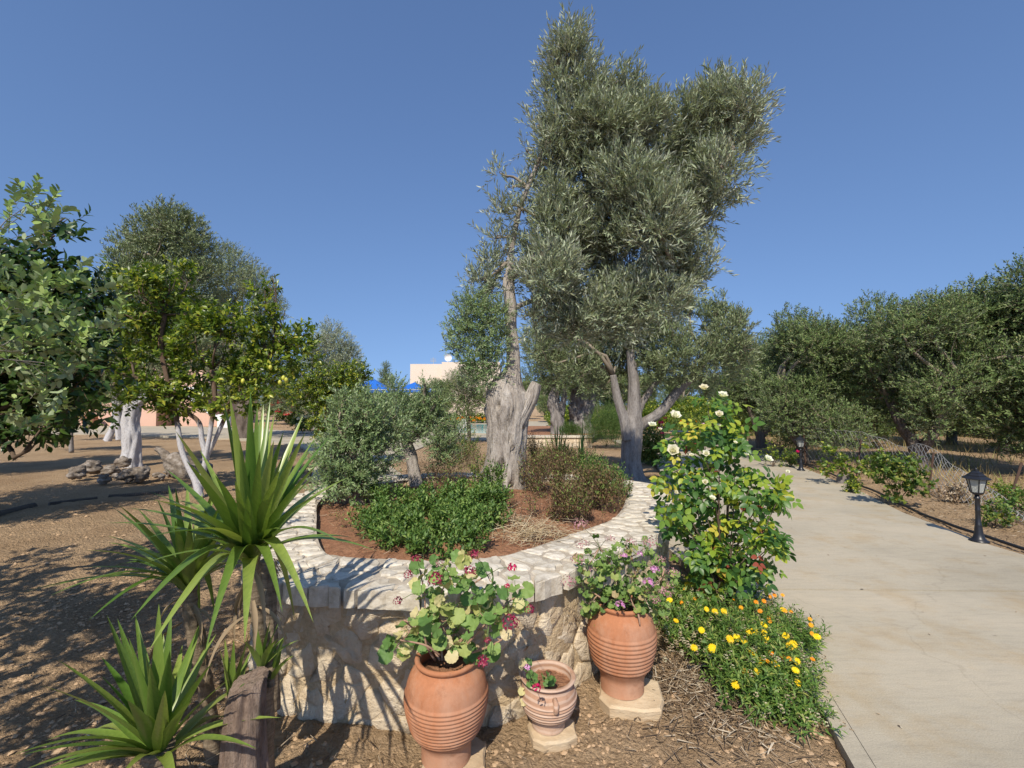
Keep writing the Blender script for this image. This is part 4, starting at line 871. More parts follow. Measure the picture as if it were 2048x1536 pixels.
def slab(label, loc, size, seed, h=.05):
    r_ = random.Random(seed); n_ = 13; V = []; F = []
    for k, (s_, z) in enumerate(((1, -h), (1.03, -.012), (.97, 0), (.55, .001))):
        for i in range(n_):
            a = 2 * math.pi * i / n_; rr_ = (1 + .22 * noise.noise(Vector((math.cos(a) * 1.6 + seed, math.sin(a) * 1.6, 0)))) * s_ / (max(abs(math.cos(a)), abs(math.sin(a))) ** .55)
            V.append((loc[0] + size[0] * rr_ * math.cos(a), loc[1] + size[1] * rr_ * math.sin(a), loc[2] + z + r_.uniform(-.002, .002)))
    V.append((*loc[:2], loc[2]))
    for k in range(3):
        for i in range(n_): j = (i + 1) % n_; F.append((k * n_ + i, k * n_ + j, (k + 1) * n_ + j, (k + 1) * n_ + i))
    for i in range(n_): F.append((3 * n_ + i, 3 * n_ + (i + 1) % n_, 4 * n_))
    o = part("stone_slab", V, F, M['slab']); return tag(o, label, "stone slab", "flat stones under the pots")
L1 = (-.312, 2.235, -.012); L2 = (.635, 2.70, .02); L3 = (.187, 2.425, .0)
slab("flat beige stone under the left ribbed jar", (L1[0] + .03, L1[1] + .01, L1[2] - .003), (.15, .14), 1)
slab("large layered ochre stone under the right ribbed jar", (L2[0] + .05, L2[1] - .03, L2[2] - .003), (.17, .16), 5, .075)
slab("thin square grey-beige stone under the small two-handled pot", (L3[0] + .02, L3[1] - .02, L3[2] - .003), (.12, .10), 9)
jar("large ribbed terracotta jar at the left, holding crimson geraniums", L1, .462, .196, .138, .116, (.12, .315, 11), M['pot'], 1)
jar("large ribbed terracotta jar at the right, holding mauve geraniums", L2, .485, .194, .130, .122, (.14, .345, 9), M['pot'], 2)
jar("small pale two-handled terracotta pot between the two ribbed jars", L3, .25, .144, .130, .085, (.05, .165, 7), M['pot_pale'], 3, handles=True)

# ---- geraniums
def ball(n=46, r=1.0, w=.34, seed=0):
    r_ = np.random.default_rng(seed); V = []; F = []
    for i in range(n):
        d = unit(r_.normal(size=3)); d[2] = abs(d[2]) * .9 - .25; d = unit(d); s_ = unit(np.cross(d, r_.normal(size=3))); t = np.cross(d, s_); c = d * r * r_.uniform(.7, 1.05); k = len(V)
        V += [c - s_ * w * .5, c + t * w * .5 + d * w * .2, c + s_ * w * .5, c - t * w * .5 + d * w * .25]; F += [(k, k + 1, k + 2), (k, k + 2, k + 3)]
    return np.array(V), np.array(F)
BALL = {}
for nm_, mt, n_, w_ in (("m", 'fl_magenta', 60, .36), ("b", 'fl_bright', 40, .5), ("p", 'fl_pink', 26, .6), ("d", 'fl_dull', 44, .26)):
    V, F = ball(n_, 1, w_, n_); BALL[nm_] = mesh_data("flower_head", V, F, M[mt], False, rng.random(len(F)))
GL = T_round(14, 5, .15); GL2 = T_round(9, 5, .3)
def geranium(label, foot, Y, twpx, leafs, size, mat, tmpl, fl, grp="potted geraniums", nper=3, srad=.006, rad=.04, scale_w=1, per=6, objname="leaf", stemm='ger_stem'):
    """twpx: woody stems as px polylines; leafs: cluster centres px"""
    root = thing("geranium", label, "geranium", foot, grp); mb = MB(); tips = []
    for l_ in twpx:
        P = resample([D(x, y, Y + dy) for x, y, dy in l_], 12); mb.tube(P, np.linspace(srad, srad * .55, 12), 7, True, gnarl(.1, 5)); tips += [P[5], P[8], P[11]]
    tips = np.array(tips); pos = []; dr = []; nm = []; pet = MB()
    for x, y, r in leafs:
        c = D(x, y, Y + rng.uniform(-.08, .06)); s_ = tips[np.argmin(((tips - c) ** 2).sum(1))]; mb.tube([s_, (s_ + c) / 2 + np.array([0, 0, -.01]), c], [srad * .5, srad * .4, srad * .3], 5)
        for k in range(per):
            d = unit(rng.normal(size=3) * np.array([1, 1, .7]) + np.array([0, -.35, .15])); q = c + d * r / FPX * Y * rng.uniform(.3, 1); pos.append(q); out = unit(q - c)
            dr.append(unit(out + np.array([0, 0, -.5]) + rng.normal(size=3) * .3)); nm.append(unit(out * .5 + np.array([-.15, -.8, .75]) + rng.normal(size=3) * .35))
            pet.tube([c, q], [.0016, .0014], 4, False)
    mb.build("stem", M[stemm], root, True); pet.build("leaf_stalks", M['green_stem'], root, kind='stuff')
    leaf_parts(root, objname, *tmpl, np.array(pos), np.array(dr), np.array(nm), rng.uniform(.75, 1.2, len(pos)) * size, mat, 300)
    fm = MB()
    for x, y, k, r in fl:
        p = D(x, y, Y - rng.uniform(.16, .24)); q = Vector(p)
        put("flower_head", BALL[k], root, p, Matrix.Rotation(rng.uniform(0, 6), 3, 'Z'), r * 1.6); s_ = tips[np.argmin(((tips - p) ** 2).sum(1))]
        fm.tube([s_, (s_ + p) / 2 + np.array([0, 0, .015]), p], [.0018, .0015, .0012], 4, False)
    fm.build("flower_stalks", M['green_stem'], root, kind='stuff'); return root
gy = 2.21
geranium("half-yellowed geranium with crimson flower heads in the left jar", (L1[0], L1[1], .36), gy,
         [[(880, 1320, 0), (860, 1290, 0), (830, 1260, 0), (808, 1240, -.05)], [(885, 1320, 0), (880, 1260, .02), (878, 1200, 0), (900, 1150, 0)], [(900, 1320, 0), (930, 1270, 0), (960, 1240, 0), (990, 1230, 0)], [(915, 1310, 0), (960, 1260, -.05), (1010, 1210, -.05), (1030, 1195, 0)], [(895, 1320, 0), (915, 1240, .05), (935, 1180, .03), (975, 1150, 0)], [(870, 1320, 0), (850, 1280, -.06), (850, 1200, -.04), (840, 1140, 0)], [(930, 1310, 0), (985, 1290, -.03), (1015, 1270, -.05)], [(880, 1310, -.05), (850, 1290, -.1), (800, 1280, -.1)]],
         [(800, 1280, 20), (825, 1240, 22), (840, 1200, 24), (850, 1150, 16), (838, 1270, 26), (870, 1260, 28), (895, 1240, 26), (880, 1200, 26), (905, 1165, 28), (890, 1130, 20), (930, 1210, 28), (925, 1170, 22), (960, 1185, 26), (985, 1165, 22), (960, 1225, 26), (1000, 1180, 22), (995, 1225, 26), (1015, 1215, 20), (950, 1260, 30), (985, 1265, 26), (900, 1275, 24), (925, 1300, 22), (862, 1290, 20), (1010, 1245, 22), (970, 1300, 16), (1030, 1170, 12), (945, 1140, 14), (850, 1230, 20), (915, 1130, 16), (900, 1215, 24), (935, 1240, 24), (870, 1225, 22), (815, 1260, 18), (790, 1295, 12), (965, 1210, 20), (860, 1180, 16), (905, 1290, 20), (985, 1195, 16), (880, 1150, 14), (920, 1270, 20)],
         .066, M['geranium'], GL, [(872, 1160, 'm', .021), (817, 1150, 'm', .013), (796, 1203, 'm', .013), (940, 1144, 'm', .018), (1025, 1135, 'b', .013), (1014, 1172, 'b', .008), (1021, 1247, 'm', .024), (1060, 1220, 'm', .014), (832, 1120, 'm', .014), (949, 1110, 'm', .014), (966, 1325, 'm', .018), (879, 1128, 'd', .014), (975, 1282, 'm', .01)], per=4)
gy = 2.68
tp = [(1180, 1110), (1215, 1130), (1190, 1150), (1230, 1160), (1205, 1180), (1240, 1190), (1270, 1150), (1285, 1180), (1260, 1120), (1235, 1110), (1290, 1210), (1265, 1210), (1240, 1230), (1200, 1210), (1170, 1180), (1180, 1200), (1275, 1240), (1300, 1190), (1320, 1170), (1330, 1150), (1200, 1100), (1245, 1090), (1190, 1225), (1310, 1130), (1290, 1095), (1320, 1195), (1250, 1150), (1225, 1140), (1175, 1130), (1215, 1195), (1275, 1195), (1255, 1180)]
geranium("dense geranium with small crinkled leaves and mauve flowers in the right jar", (L2[0], L2[1], .47), gy,
         [[(1245, 1205, 0), (1235, 1160, 0), (1215, 1120, 0), (1200, 1095, 0)], [(1250, 1205, 0), (1270, 1170, 0), (1265, 1120, .03), (1250, 1090, 0)], [(1255, 1205, 0), (1280, 1190, -.05), (1320, 1160, -.05), (1330, 1130, 0)], [(1240, 1205, 0), (1210, 1200, -.06), (1180, 1180, -.05)], [(1260, 1205, -.03), (1275, 1225, -.12), (1280, 1250, -.14)]],
         [(x, y, 24) for x, y in tp], .042, M['geranium2'], GL2,
         [(1160, 1050, 'd', .030), (1137, 1165, 'd', .028), (1310, 1140, 'p', .016), (1296, 1165, 'p', .018), (1248, 1112, 'p', .012), (1240, 1210, 'p', .016), (1165, 1090, 'd', .024), (1220, 1078, 'd', .018), (1300, 1085, 'd', .028), (1345, 1145, 'd', .022), (1330, 1185, 'd', .026), (1155, 1120, 'd', .026), (1320, 1120, 'd', .02), (1310, 1200, 'd', .02), (1262, 1085, 'd', .02), (1280, 1108, 'p', .01), (1340, 1170, 'd', .016), (1185, 1140, 'd', .014)], per=9, srad=.007)
geranium("sparse geranium with one crimson bloom in the small pale pot", (L3[0] - .05, L3[1], .23), 2.36,
         [[(1080, 1385, 0), (1065, 1360, 0), (1050, 1335, -.03)], [(1085, 1385, 0), (1095, 1360, .02), (1100, 1345, .02)]],
         [(1055, 1355, 14), (1060, 1380, 14), (1085, 1350, 12), (1055, 1395, 10), (1048, 1340, 8), (1100, 1350, 8)], .040, M['geranium'], GL, [(1073, 1375, 'b', .013), (1055, 1335, 'p', .010)], per=4, srad=.004)

# ================================================================== ROSE BUSH
YR = 3.62; rb = (D(1450, 1200, YR)[0], YR, -.04)
rose = thing("rose_bush", "tall yellow-green rose bush with cream blooms between planter and concrete path", "rose bush", rb)
cl = [(1415, 805, 16), (1450, 812, 26), (1440, 845, 30), (1400, 860, 30), (1350, 890, 26), (1340, 930, 26), (1320, 950, 14), (1400, 910, 34), (1440, 890, 34), (1470, 880, 26), (1485, 850, 12), (1420, 960, 40), (1380, 960, 34), (1360, 1000, 34), (1335, 1010, 20), (1460, 960, 38), (1490, 930, 26), (1500, 975, 36), (1540, 975, 28), (1520, 1000, 28), (1560, 990, 20), (1555, 1000, 12), (1450, 1020, 42), (1400, 1030, 40), (1490, 1040, 40), (1530, 1070, 26), (1370, 1060, 28), (1420, 1080, 42), (1460, 1090, 42), (1500, 1090, 38), (1550, 1085, 20), (1560, 1075, 10), (1390, 1100, 30), (1430, 1130, 36), (1480, 1130, 36), (1520, 1130, 24), (1380, 1140, 24), (1440, 1165, 30), (1545, 1125, 14), (1345, 1045, 16), (1340, 880, 12)]
mb = MB(); tips = []
for x, y, r in cl:
    e = D(x, y, YR + rng.uniform(-.2, .2)); m1 = np.array(rb) * .5 + e * .5 + np.array([rng.uniform(-.06, .06), rng.uniform(-.05, .05), .1]); P = resample([rb, np.array(rb) * .8 + e * .2 + np.array([0, 0, .12]), m1, e], 10)
    mb.tube(P, np.linspace(.009, .0025, 10), 5); tips.append((e, P))
mb.build("cane", M['twig_dark'], rose, True)
pos = []; dr = []; nm = []
for (e, P), (x, y, r) in zip(tips, cl):
    for k in range(int(4 + r * r / 90)):
        d = unit(rng.normal(size=3)); q = e + d * r / FPX * YR * rng.uniform(.35, 1.15); out = unit(d + np.array([0, 0, -.15])); pos.append(q - out * .03); dr.append(unit(out * .8 + np.array([0, 0, -.35]) + rng.normal(size=3) * .35)); nm.append(unit(np.array([-.15, -.75, .8]) + rng.normal(size=3) * .45))
pos, dr, nm = map(np.array, (pos, dr, nm)); CT = T_compound()
leaf_parts(rose, "leaf", *CT, pos, dr, nm, rng.uniform(.12, .18, len(pos)), M['rose'], 300)
def rosebloom(seed=0, op=1.0):
    r_ = np.random.default_rng(seed); V = []; F = []
    tv, tf = T_blade(.95, 4, .25, -.5)
    for ring, (n_, el, s_) in enumerate(((6, .15, .95), (6, .55, .8), (5, .95, .62), (4, 1.25, .45))):
        for k in range(n_):
            a = 2 * math.pi * k / n_ + ring * .5 + r_.uniform(-.2, .2); e = el * op + r_.uniform(-.12, .12)
            d = np.array([math.cos(a) * math.cos(e), math.sin(a) * math.cos(e), math.sin(e)]); nn = np.array([-math.cos(a) * math.sin(e), -math.sin(a) * math.sin(e), math.cos(e)]); sd = np.cross(d, nn)
            Q = s_ * (tv[:, :1] * sd + tv[:, 1:2] * d + tv[:, 2:] * nn); F += [tuple(f + len(V)) for f in tf]; V += list(Q)
    return np.array(V), F
RB = [mesh_data("bloom", *rosebloom(i), M['fl_white'], True) for i in range(3)]
bud = mesh_data("bud", *rosebloom(9, 1.5), M['fl_white'], True)
for x, y, r in [(1407, 778, .030), (1445, 793, .034), (1438, 830, .026), (1349, 833, .038), (1345, 903, .042), (1304, 852, .028), (1437, 852, .014), (1470, 886, .014), (1412, 908, .024), (1383, 912, .018), (1535, 920, .030), (1492, 910, .016), (1424, 998, .022), (1410, 965, .02), (1352, 985, .014), (1575, 944, .014)]:
    p = D(x, y, YR - rng.uniform(.15, .3)); put("bloom", random.choice(RB), rose, p, Matrix.Rotation(rng.uniform(.3, 1.0), 3, Vector((1, rng.uniform(-.4, .4), 0))) @ Matrix.Rotation(rng.uniform(0, 6), 3, 'Z'), r * 1.35)
for x, y in [(1308, 957), (1567, 1028), (1571, 1108), (1360, 1010), (1320, 860)]:
    put("bud", bud, rose, D(x, y, YR - .1), Matrix.Rotation(.3, 3, 'X'), .022)

# ================================================================== CALENDULAS
cal = thing("calendula_clump", "low sprawling calendula clump with yellow and orange daisies beside the path edge", "flower bed", (1.2, 3.0, -.05))
zones = [(1345, 1215, .20), (1380, 1200, .22), (1370, 1260, .18), (1410, 1240, .22), (1460, 1230, .24), (1430, 1290, .2), (1480, 1280, .24), (1530, 1270, .22), (1570, 1260, .2), (1600, 1270, .16), (1470, 1330, .2), (1510, 1330, .22), (1550, 1320, .2), (1590, 1330, .16), (1540, 1370, .14), (1575, 1385, .10), (1500, 1375, .12), (1590, 1410, .07), (1420, 1180, .2), (1500, 1210, .2), (1540, 1225, .18), (1355, 1180, .16), (1520, 1300, .22), (1590, 1395, .08)]
zl = []
for x, y, h in zones:
    p = G(x, y, h * .55); zl.append((p[0], p[1], h * .45 - .03, .15, .15, h * .62))
pos, dr, nm, sz, P, E = shoots(zl, 2300, L=.11, k=9, leaf=.046, up=.9, out=.5, ran=.4, spread=.95, whorl=True); ok = pos[:, 2] > -.03
V, F, r = batch(*T_blade(.26, 2, .1, .3, prof=lambda t: max(.05, math.sin(math.pi * t ** 1.3))), pos[ok], dr[ok], nm[ok], sz[ok]); part("foliage", V, F, M['calendula'], cal, False, r, kind='stuff')
V, F = twigs_vf(P - (E - P) * .5, E, .0016, True); part("stems", V, F, M['green_stem'], cal, kind='stuff')
def daisy(n=16, seed=0):
    V = []; F = []; r_ = np.random.default_rng(seed)
    for ring, s_, z in ((0, 1, 0), (1, .72, .06)):
        for k in range(n):
            a = 2 * math.pi * (k + ring * .5) / n + r_.uniform(-.05, .05); c, s2 = math.cos(a), math.sin(a); w_ = .15 * s_; i = len(V)
            V += [(c * .15 - s2 * -.04, s2 * .15 - c * .04, z), (c * .62 * s_ + s2 * w_, s2 * .62 * s_ - c * w_, z + .05), (c * s_, s2 * s_, z - .02), (c * .62 * s_ - s2 * w_, s2 * .62 * s_ + c * w_, z + .05)]; F += [(i, i + 1, i + 2), (i, i + 2, i + 3)]
    i = len(V); V.append((0, 0, .14))
    for k in range(8): V.append((.24 * math.cos(k * .785), .24 * math.sin(k * .785), .08))
    F += [(i, i + 1 + k, i + 1 + (k + 1) % 8) for k in range(8)]
    return V, F
DY = [mesh_data("flower", *daisy(16, i), M['fl_yellow']) for i in range(2)]; DO = mesh_data("flower", *daisy(12, 5), M['fl_orange'])
yel = [(1339, 1200), (1374, 1169), (1384, 1169), (1400, 1187), (1413, 1218), (1448, 1222), (1403, 1260), (1352, 1241), (1388, 1295), (1420, 1300), (1425, 1296), (1460, 1278), (1474, 1275), (1489, 1283), (1498, 1265), (1508, 1262), (1528, 1250), (1528, 1265), (1531, 1275), (1530, 1280), (1571, 1271), (1580, 1292), (1587, 1288), (1506, 1305), (1551, 1328), (1515, 1343), (1523, 1323), (1593, 1322), (1596, 1365), (1471, 1369), (1591, 1340), (1634, 1273), (1566, 1219), (1430, 1223)]
ora = [(1370, 1178), (1363, 1205), (1391, 1197), (1443, 1170), (1478, 1178), (1517, 1165), (1540, 1193), (1549, 1190), (1565, 1190), (1528, 1202), (1512, 1204), (1482, 1215), (1520, 1222), (1537, 1235), (1540, 1243), (1570, 1221), (1620, 1238), (1622, 1250), (1543, 1307), (1565, 1313), (1578, 1317), (1490, 1343), (1508, 1350), (1535, 1322), (1625, 1318), (1469, 1199), (1624, 1267), (1582, 1223)]
fm = MB()
def flz(y): return .22 if y < 1300 else (.18 if y < 1340 else .14)
for lst, mm_, s_ in ((yel, None, .024), (ora, DO, .017)):
    for x, y in lst:
        p = G(x, y, flz(y) + rng.uniform(-.02, .02)); rot = Vector((rng.uniform(-.5, .3), -rng.uniform(.4, 1.3), 1)).to_track_quat('Z', 'Y').to_matrix()
        put("flower", mm_ or random.choice(DY), cal, p, rot, s_ * rng.uniform(.85, 1.15)); fm.tube([p, p + np.array([rng.uniform(-.02, .02), .02, -.10])], [.0015, .0015], 4, False)
fm.build("flower_stalks", M['green_stem'], cal, kind='stuff')
n = 420; ii = rng.integers(0, len(zl), n); P = np.array([zl[i][:3] for i in ii]) + rng.normal(size=(n, 3)) * np.array([.10, .10, .0]); P[:, 2] = np.array([zl[i][2] + zl[i][5] * .85 for i in ii]) + rng.uniform(-.05, .04, n)
P[:60, :2] = np.array([G(1365 + rng.uniform(-40, 40), 1250 + rng.uniform(-40, 50), .15)[:2] for _ in range(60)]); P[:60, 2] = rng.uniform(.08, .18, 60)
bv, bf = ball(12, 1, .7, 3); V = (P[:, None] + bv[None] * .014).reshape(-1, 3); F = (bf[None] + (np.arange(n) * len(bv))[:, None, None]).reshape(-1, 3); part("seed_heads", V, F, M['seed'], cal, rnd=np.repeat(rng.random(n), len(bf)), kind='stuff')
br_ = thing("seedling", "low rosette of broad pale leaves at the path's near kerb", "young plant", G(1560, 1390, -.03))
for i in range(22):
    a = rng.uniform(0, 6.28); b_ = Vector(G(1555 + rng.uniform(-25, 30), 1395 + rng.uniform(-15, 22), -.02)); V, F = blade_mesh(b_, b_ + Vector((math.cos(a) * .09, math.sin(a) * .09, rng.uniform(.02, .06))), .032, .2, 5, wprof=lambda t: .15 + math.sin(math.pi * min(1, t * .95 + .02)) ** .8 if t < .99 else .1); part("leaf", V, F, M['calendula'], br_, True)
br_ = thing("seedling", "tiny grey-green four-leaved seedling alone on the bare earth", "young plant", G(1448, 1412, -.03))
for x, y in [(1440, 1392), (1463, 1420), (1432, 1412), (1450, 1422)]:
    V, F = blade_mesh(G(1448, 1412, -.02), G(x, y, .01), .03, .15, 5, wprof=lambda t: .2 + math.sin(math.pi * min(1, t * .95 + .02)) ** .8 if t < .99 else .1); part("leaf", V, F, M['rosemary'], br_, True)

# ================================================================== LEFT: PINEAPPLE GUAVA, LEMON, OLIVES
LF = T_blade(.56, 5, .07, .10, prof=lambda t: max(.0, 1 - (2 * t - 1.02) ** 2 / 1.05) ** .55 + .01)
LF3 = T_blade(.60, 2, .07, .10, prof=lambda t: [.5, 1.0, .55][round(t * 2)])
CF = T_blade(.50, 3, .14, .22, prof=lambda t: max(.03, math.sin(math.pi * t ** .8)) ** .85)
gl = []
for x, y, r in [(60, 420, 32), (20, 430, 30), (95, 450, 30), (40, 470, 40), (110, 485, 26), (70, 500, 36), (15, 500, 30), (150, 540, 22), (185, 525, 16), (120, 560, 30), (165, 580, 26), (200, 590, 18), (60, 590, 50), (10, 620, 50), (110, 620, 45), (165, 640, 36), (210, 650, 22), (230, 680, 14), (60, 680, 50), (130, 690, 40), (15, 720, 50), (180, 700, 26), (90, 760, 46), (30, 790, 46), (130, 760, 26), (60, 840, 34), (10, 860, 30), (110, 820, 22), (85, 860, 18), (150, 720, 24)]:
    gl.append(lob(x, y, r * .95, 2.5, rng.uniform(-.3, .35)))
# the part of the crown beyond the frame
for i in range(64):
    y_ = rng.uniform(.7, 2.9); gl.append((-1.42 * y_ - .45 - rng.random() * 1.5, y_, rng.uniform(1.3, 2.6), .24, .24, .22))
tree("guava_tree", "pineapple guava with felted grey-green oval leaves, filling the left edge", "guava tree", (-3.45, 2.0, -.05), gl,
     [([(-3.45, 2.0, -.1), (-3.4, 2.0, .6), (-3.3, 2.0, 1.2), (-3.1, 2.05, 1.7)], [.07, .05, .03, .012]), ([(-3.4, 2.0, .6), (-3.7, 1.9, 1.2), (-3.9, 1.8, 1.8)], [.05, .04, .03])], M['bark_grey'], M['guava'], 1600,
     leafkw=dict(L=.17, k=15, leaf=.048, up=.65, out=.45, ran=.5, shell=2.0, spread=.85, nup=.6), tmpl=LF, forks=[(-3.1, 2.05, 1.7), (-3.3, 2.0, 1.2), (-3.9, 1.8, 1.8), (-2.9, 2.2, 2.0)], disp=gnarl(.08), lr=.006, twigr=.0020, twig=M['bark_grey'], objleaves=300, rend=.0014, limb_every=6, far=LF3)
ol = [lob(x, y, r, 3.5, rng.uniform(-.2, .3)) for x, y, r in [(50, 560, 50), (100, 600, 50), (30, 650, 60), (100, 700, 60), (150, 650, 40), (60, 770, 60), (110, 800, 44), (20, 830, 50), (110, 480, 24), (130, 440, 12), (150, 760, 34), (80, 870, 24), (170, 590, 26), (-60, 600, 80), (-80, 750, 90)]]
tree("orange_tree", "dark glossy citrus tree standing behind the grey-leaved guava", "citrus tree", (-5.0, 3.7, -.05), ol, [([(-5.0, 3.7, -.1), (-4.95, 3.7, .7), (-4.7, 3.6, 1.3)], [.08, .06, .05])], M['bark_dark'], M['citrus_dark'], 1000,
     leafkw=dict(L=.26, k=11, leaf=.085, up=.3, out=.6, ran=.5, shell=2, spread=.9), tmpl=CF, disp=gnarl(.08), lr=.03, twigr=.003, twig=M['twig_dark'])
# lemon tree with lime-washed stems
YB = 8.4; lm_ = [lob(x, y, r, YB, rng.uniform(-.35, .35)) for x, y, r in [(260, 545, 22), (285, 575, 34), (240, 580, 26), (340, 570, 24), (365, 545, 16), (350, 610, 40), (300, 640, 44), (250, 640, 30), (400, 640, 34), (330, 690, 50), (270, 700, 40), (390, 690, 44), (440, 660, 36), (470, 640, 24), (455, 700, 46), (510, 690, 44), (545, 560, 16), (530, 590, 24), (550, 610, 18), (520, 630, 30), (560, 670, 34), (590, 670, 24), (560, 720, 40), (500, 740, 44), (440, 750, 44), (380, 750, 46), (310, 750, 44), (250, 760, 30), (610, 660, 14), (540, 770, 30), (350, 800, 30), (225, 700, 22), (480, 785, 24), (270, 800, 20), (620, 700, 20), (210, 655, 16), (390, 830, 14), (300, 600, 20), (425, 800, 24), (300, 800, 26), (340, 820, 22), (240, 800, 22), (450, 815, 16), (500, 800, 16), (375, 800, 22)]]
tree("lemon_tree", "lemon tree with yellow-green leaves on thin limewashed stems, behind the yuccas", "lemon tree", (G(400, 985)[0], YB, -.05), lm_,
     [stem([(400, 995, 8), (392, 965, 6), (375, 930, 5), (362, 895, 5), (355, 850, 4.6), (348, 815, 5), (335, 760, 4), (322, 690, 5), (330, 630, 4)], YB), stem([(348, 800, 6), (310, 770, 5), (270, 755, 4), (230, 745, 3)], YB),
      stem([(396, 995, 7), (405, 950, 5.5), (412, 915, 6), (404, 880, 4.6), (398, 845, 4.4), (375, 825, 3.8), (355, 810, 3.5)], YB + .05), stem([(410, 920, 5), (418, 880, 4.2), (424, 840, 4), (430, 800, 4), (425, 740, 5)], YB - .05), stem([(412, 915, 5), (432, 875, 4), (450, 835, 4), (462, 800, 4), (500, 750, 5), (550, 700, 4)], YB + .1)],
     M['bark_wash_low'], M['citrus'], 1750, leafkw=dict(L=.24, k=10, leaf=.112, up=.45, out=.55, ran=.5, shell=2, spread=.85, gap=.3, gapf=2.4), far=T_blade(.5, 2, .14, .2), tmpl=CF, trseg=12, disp=gnarl(.08, 4), lr=.025, twigr=.003, twig=M['twig_dark'],
     forks=[D(x, y, YB) for x, y in [(335, 760), (322, 690), (330, 630), (270, 755), (425, 740), (500, 750), (550, 700), (462, 800), (348, 800)]], objleaves=300)
lt = bpy.data.objects["lemon_tree"]; lv = MB(); lv.lathe([(.001, -.045), (.012, -.04), (.026, -.02), (.03, 0), (.027, .02), (.012, .038), (.004, .045), (.001, .046)], seg=12, caps=False); lme = mesh_data("lemon", lv.V[0], lv.F, M['lemon'], True)
for x, y in [(567, 756), (573, 760), (541, 735), (560, 765), (486, 762)]: put("lemon", lme, lt, D(x, y, YB - .4), Matrix.Rotation(rng.uniform(-.5, .5), 3, 'X'), 1.1)
# second citrus further back, limewashed twiggy stem
YG = 12.0; lm2 = [lob(x, y, r, YG, rng.uniform(-.4, .4)) for x, y, r in [(700, 765, 28), (720, 750, 18), (680, 790, 32), (650, 780, 30), (640, 750, 20), (710, 800, 26), (660, 820, 30), (690, 745, 18), (610, 790, 26), (590, 760, 20), (625, 720, 14), (640, 850, 20), (600, 740, 14), (675, 850, 22)]]
tree("lemon_tree", "second citrus tree, farther back, between the lemon tree and planter", "citrus tree", (G(643, 935)[0], YG, -.05), lm2,
     [stem([(642, 935, 5), (642, 900, 4), (650, 870, 3.5), (655, 840, 3)], YG), stem([(643, 905, 4), (652, 880, 3), (660, 855, 3), (662, 830, 2)], YG)], M['bark_wash_low'], M['citrus'], 1000,
     leafkw=dict(L=.26, k=11, leaf=.09, up=.4, out=.6, spread=.9), tmpl=T_blade(.5, 2, .14, .2), trseg=8, lr=.02, twigr=.004, twig=M['twig_dark'])
# small citrus with a thin straight stem
YC = 16.0; lm3 = [lob(x, y, r, YC, rng.uniform(-.4, .4)) for x, y, r in [(140, 800, 28), (110, 830, 24), (165, 810, 24), (180, 780, 20), (150, 770, 26), (120, 790, 22), (175, 840, 16), (130, 850, 16)]]
tree("young_citrus_tree", "small round citrus on a thin straight stem, left of the whitewashed trunks", "citrus tree", (G(143, 902)[0], YC, -.05), lm3,
     [stem([(143, 905, 4), (142, 870, 3.5), (140, 830, 3)], YC)], M['bark_grey'], M['citrus'], 620, leafkw=dict(L=.26, k=10, leaf=.095, up=.4, out=.6, spread=.9), tmpl=T_blade(.5, 2, .14, .2), trseg=8, lr=.02, twigr=.004, twig=M['twig_dark'])

# big olive with whitewashed trunk
YW = 12.4
lobes = [lob(x, y, r, YW, rng.uniform(-.7, .7), 1.1) for x, y, r in [(340, 445, 30), (310, 470, 40), (370, 470, 40), (275, 500, 34), (340, 520, 60), (400, 510, 30), (245, 520, 20), (290, 560, 50), (370, 580, 55), (415, 550, 20), (250, 590, 40), (320, 630, 60), (390, 640, 45), (240, 650, 36), (280, 700, 50), (350, 700, 50), (200, 700, 40), (230, 740, 40), (180, 760, 30), (400, 700, 34)]]
tree("olive_tree", "large olive with a thick whitewashed trunk, root rocks around its foot", "olive tree", (G(262, 940)[0], YW, -.05), lobes,
     [stem([(258, 945, 24), (260, 925, 18), (263, 900, 15), (264, 870, 15), (262, 845, 14), (266, 810, 14), (262, 770, 13), (260, 740, 11), (256, 700, 12), (270, 640, 9)], YW), stem([(270, 810, 12), (290, 795, 8), (320, 790, 7), (340, 770, 6), (360, 720, 6)], YW)], M['bark_wash'], M['olive_mid'], 6600,
     leafkw=dict(L=.30, k=11, leaf=.11, up=.55, out=.6, shell=2.6, spread=.7), tmpl=T_tri(.36), trseg=48, disp=gnarl(.12, 2.2, .7, 4, 6), lr=.06, twigr=.004, forks=[D(x, y, YW) for x, y in [(256, 700), (270, 640), (360, 720), (262, 740)]])
YE = 22.5
lobes = [lob(x, y, r, YE, rng.uniform(-1, 1), 1.1) for x, y, r in [(455, 510, 22), (480, 540, 34), (440, 560, 36), (510, 570, 30), (540, 600, 24), (480, 600, 44), (430, 620, 40), (530, 640, 30), (470, 670, 50), (520, 700, 40), (430, 710, 44), (555, 620, 14), (490, 750, 44), (550, 740, 34), (450, 770, 36), (580, 780, 36), (540, 800, 30), (600, 810, 26)]]
tree("olive_tree", "olive with a dark forked trunk beside the grey walk, behind the lemon tree", "olive tree", (G(486, 878)[0], YE, -.05), lobes,
     [stem([(486, 880, 17), (488, 850, 14), (490, 825, 15), (478, 800, 10), (468, 770, 8), (462, 720, 6)], YE), stem([(490, 830, 9), (500, 800, 7), (505, 770, 6), (520, 720, 5)], YE)], M['bark_dark'], M['olive_mid'], 6200,
     leafkw=dict(L=.42, k=11, leaf=.12, up=.55, out=.55, shell=2.2, spread=.7), tmpl=T_tri(.38), trseg=30, disp=gnarl(.14, 2.2, .7, 6, 6), lr=.08, twigr=.006)
YD = 21.0
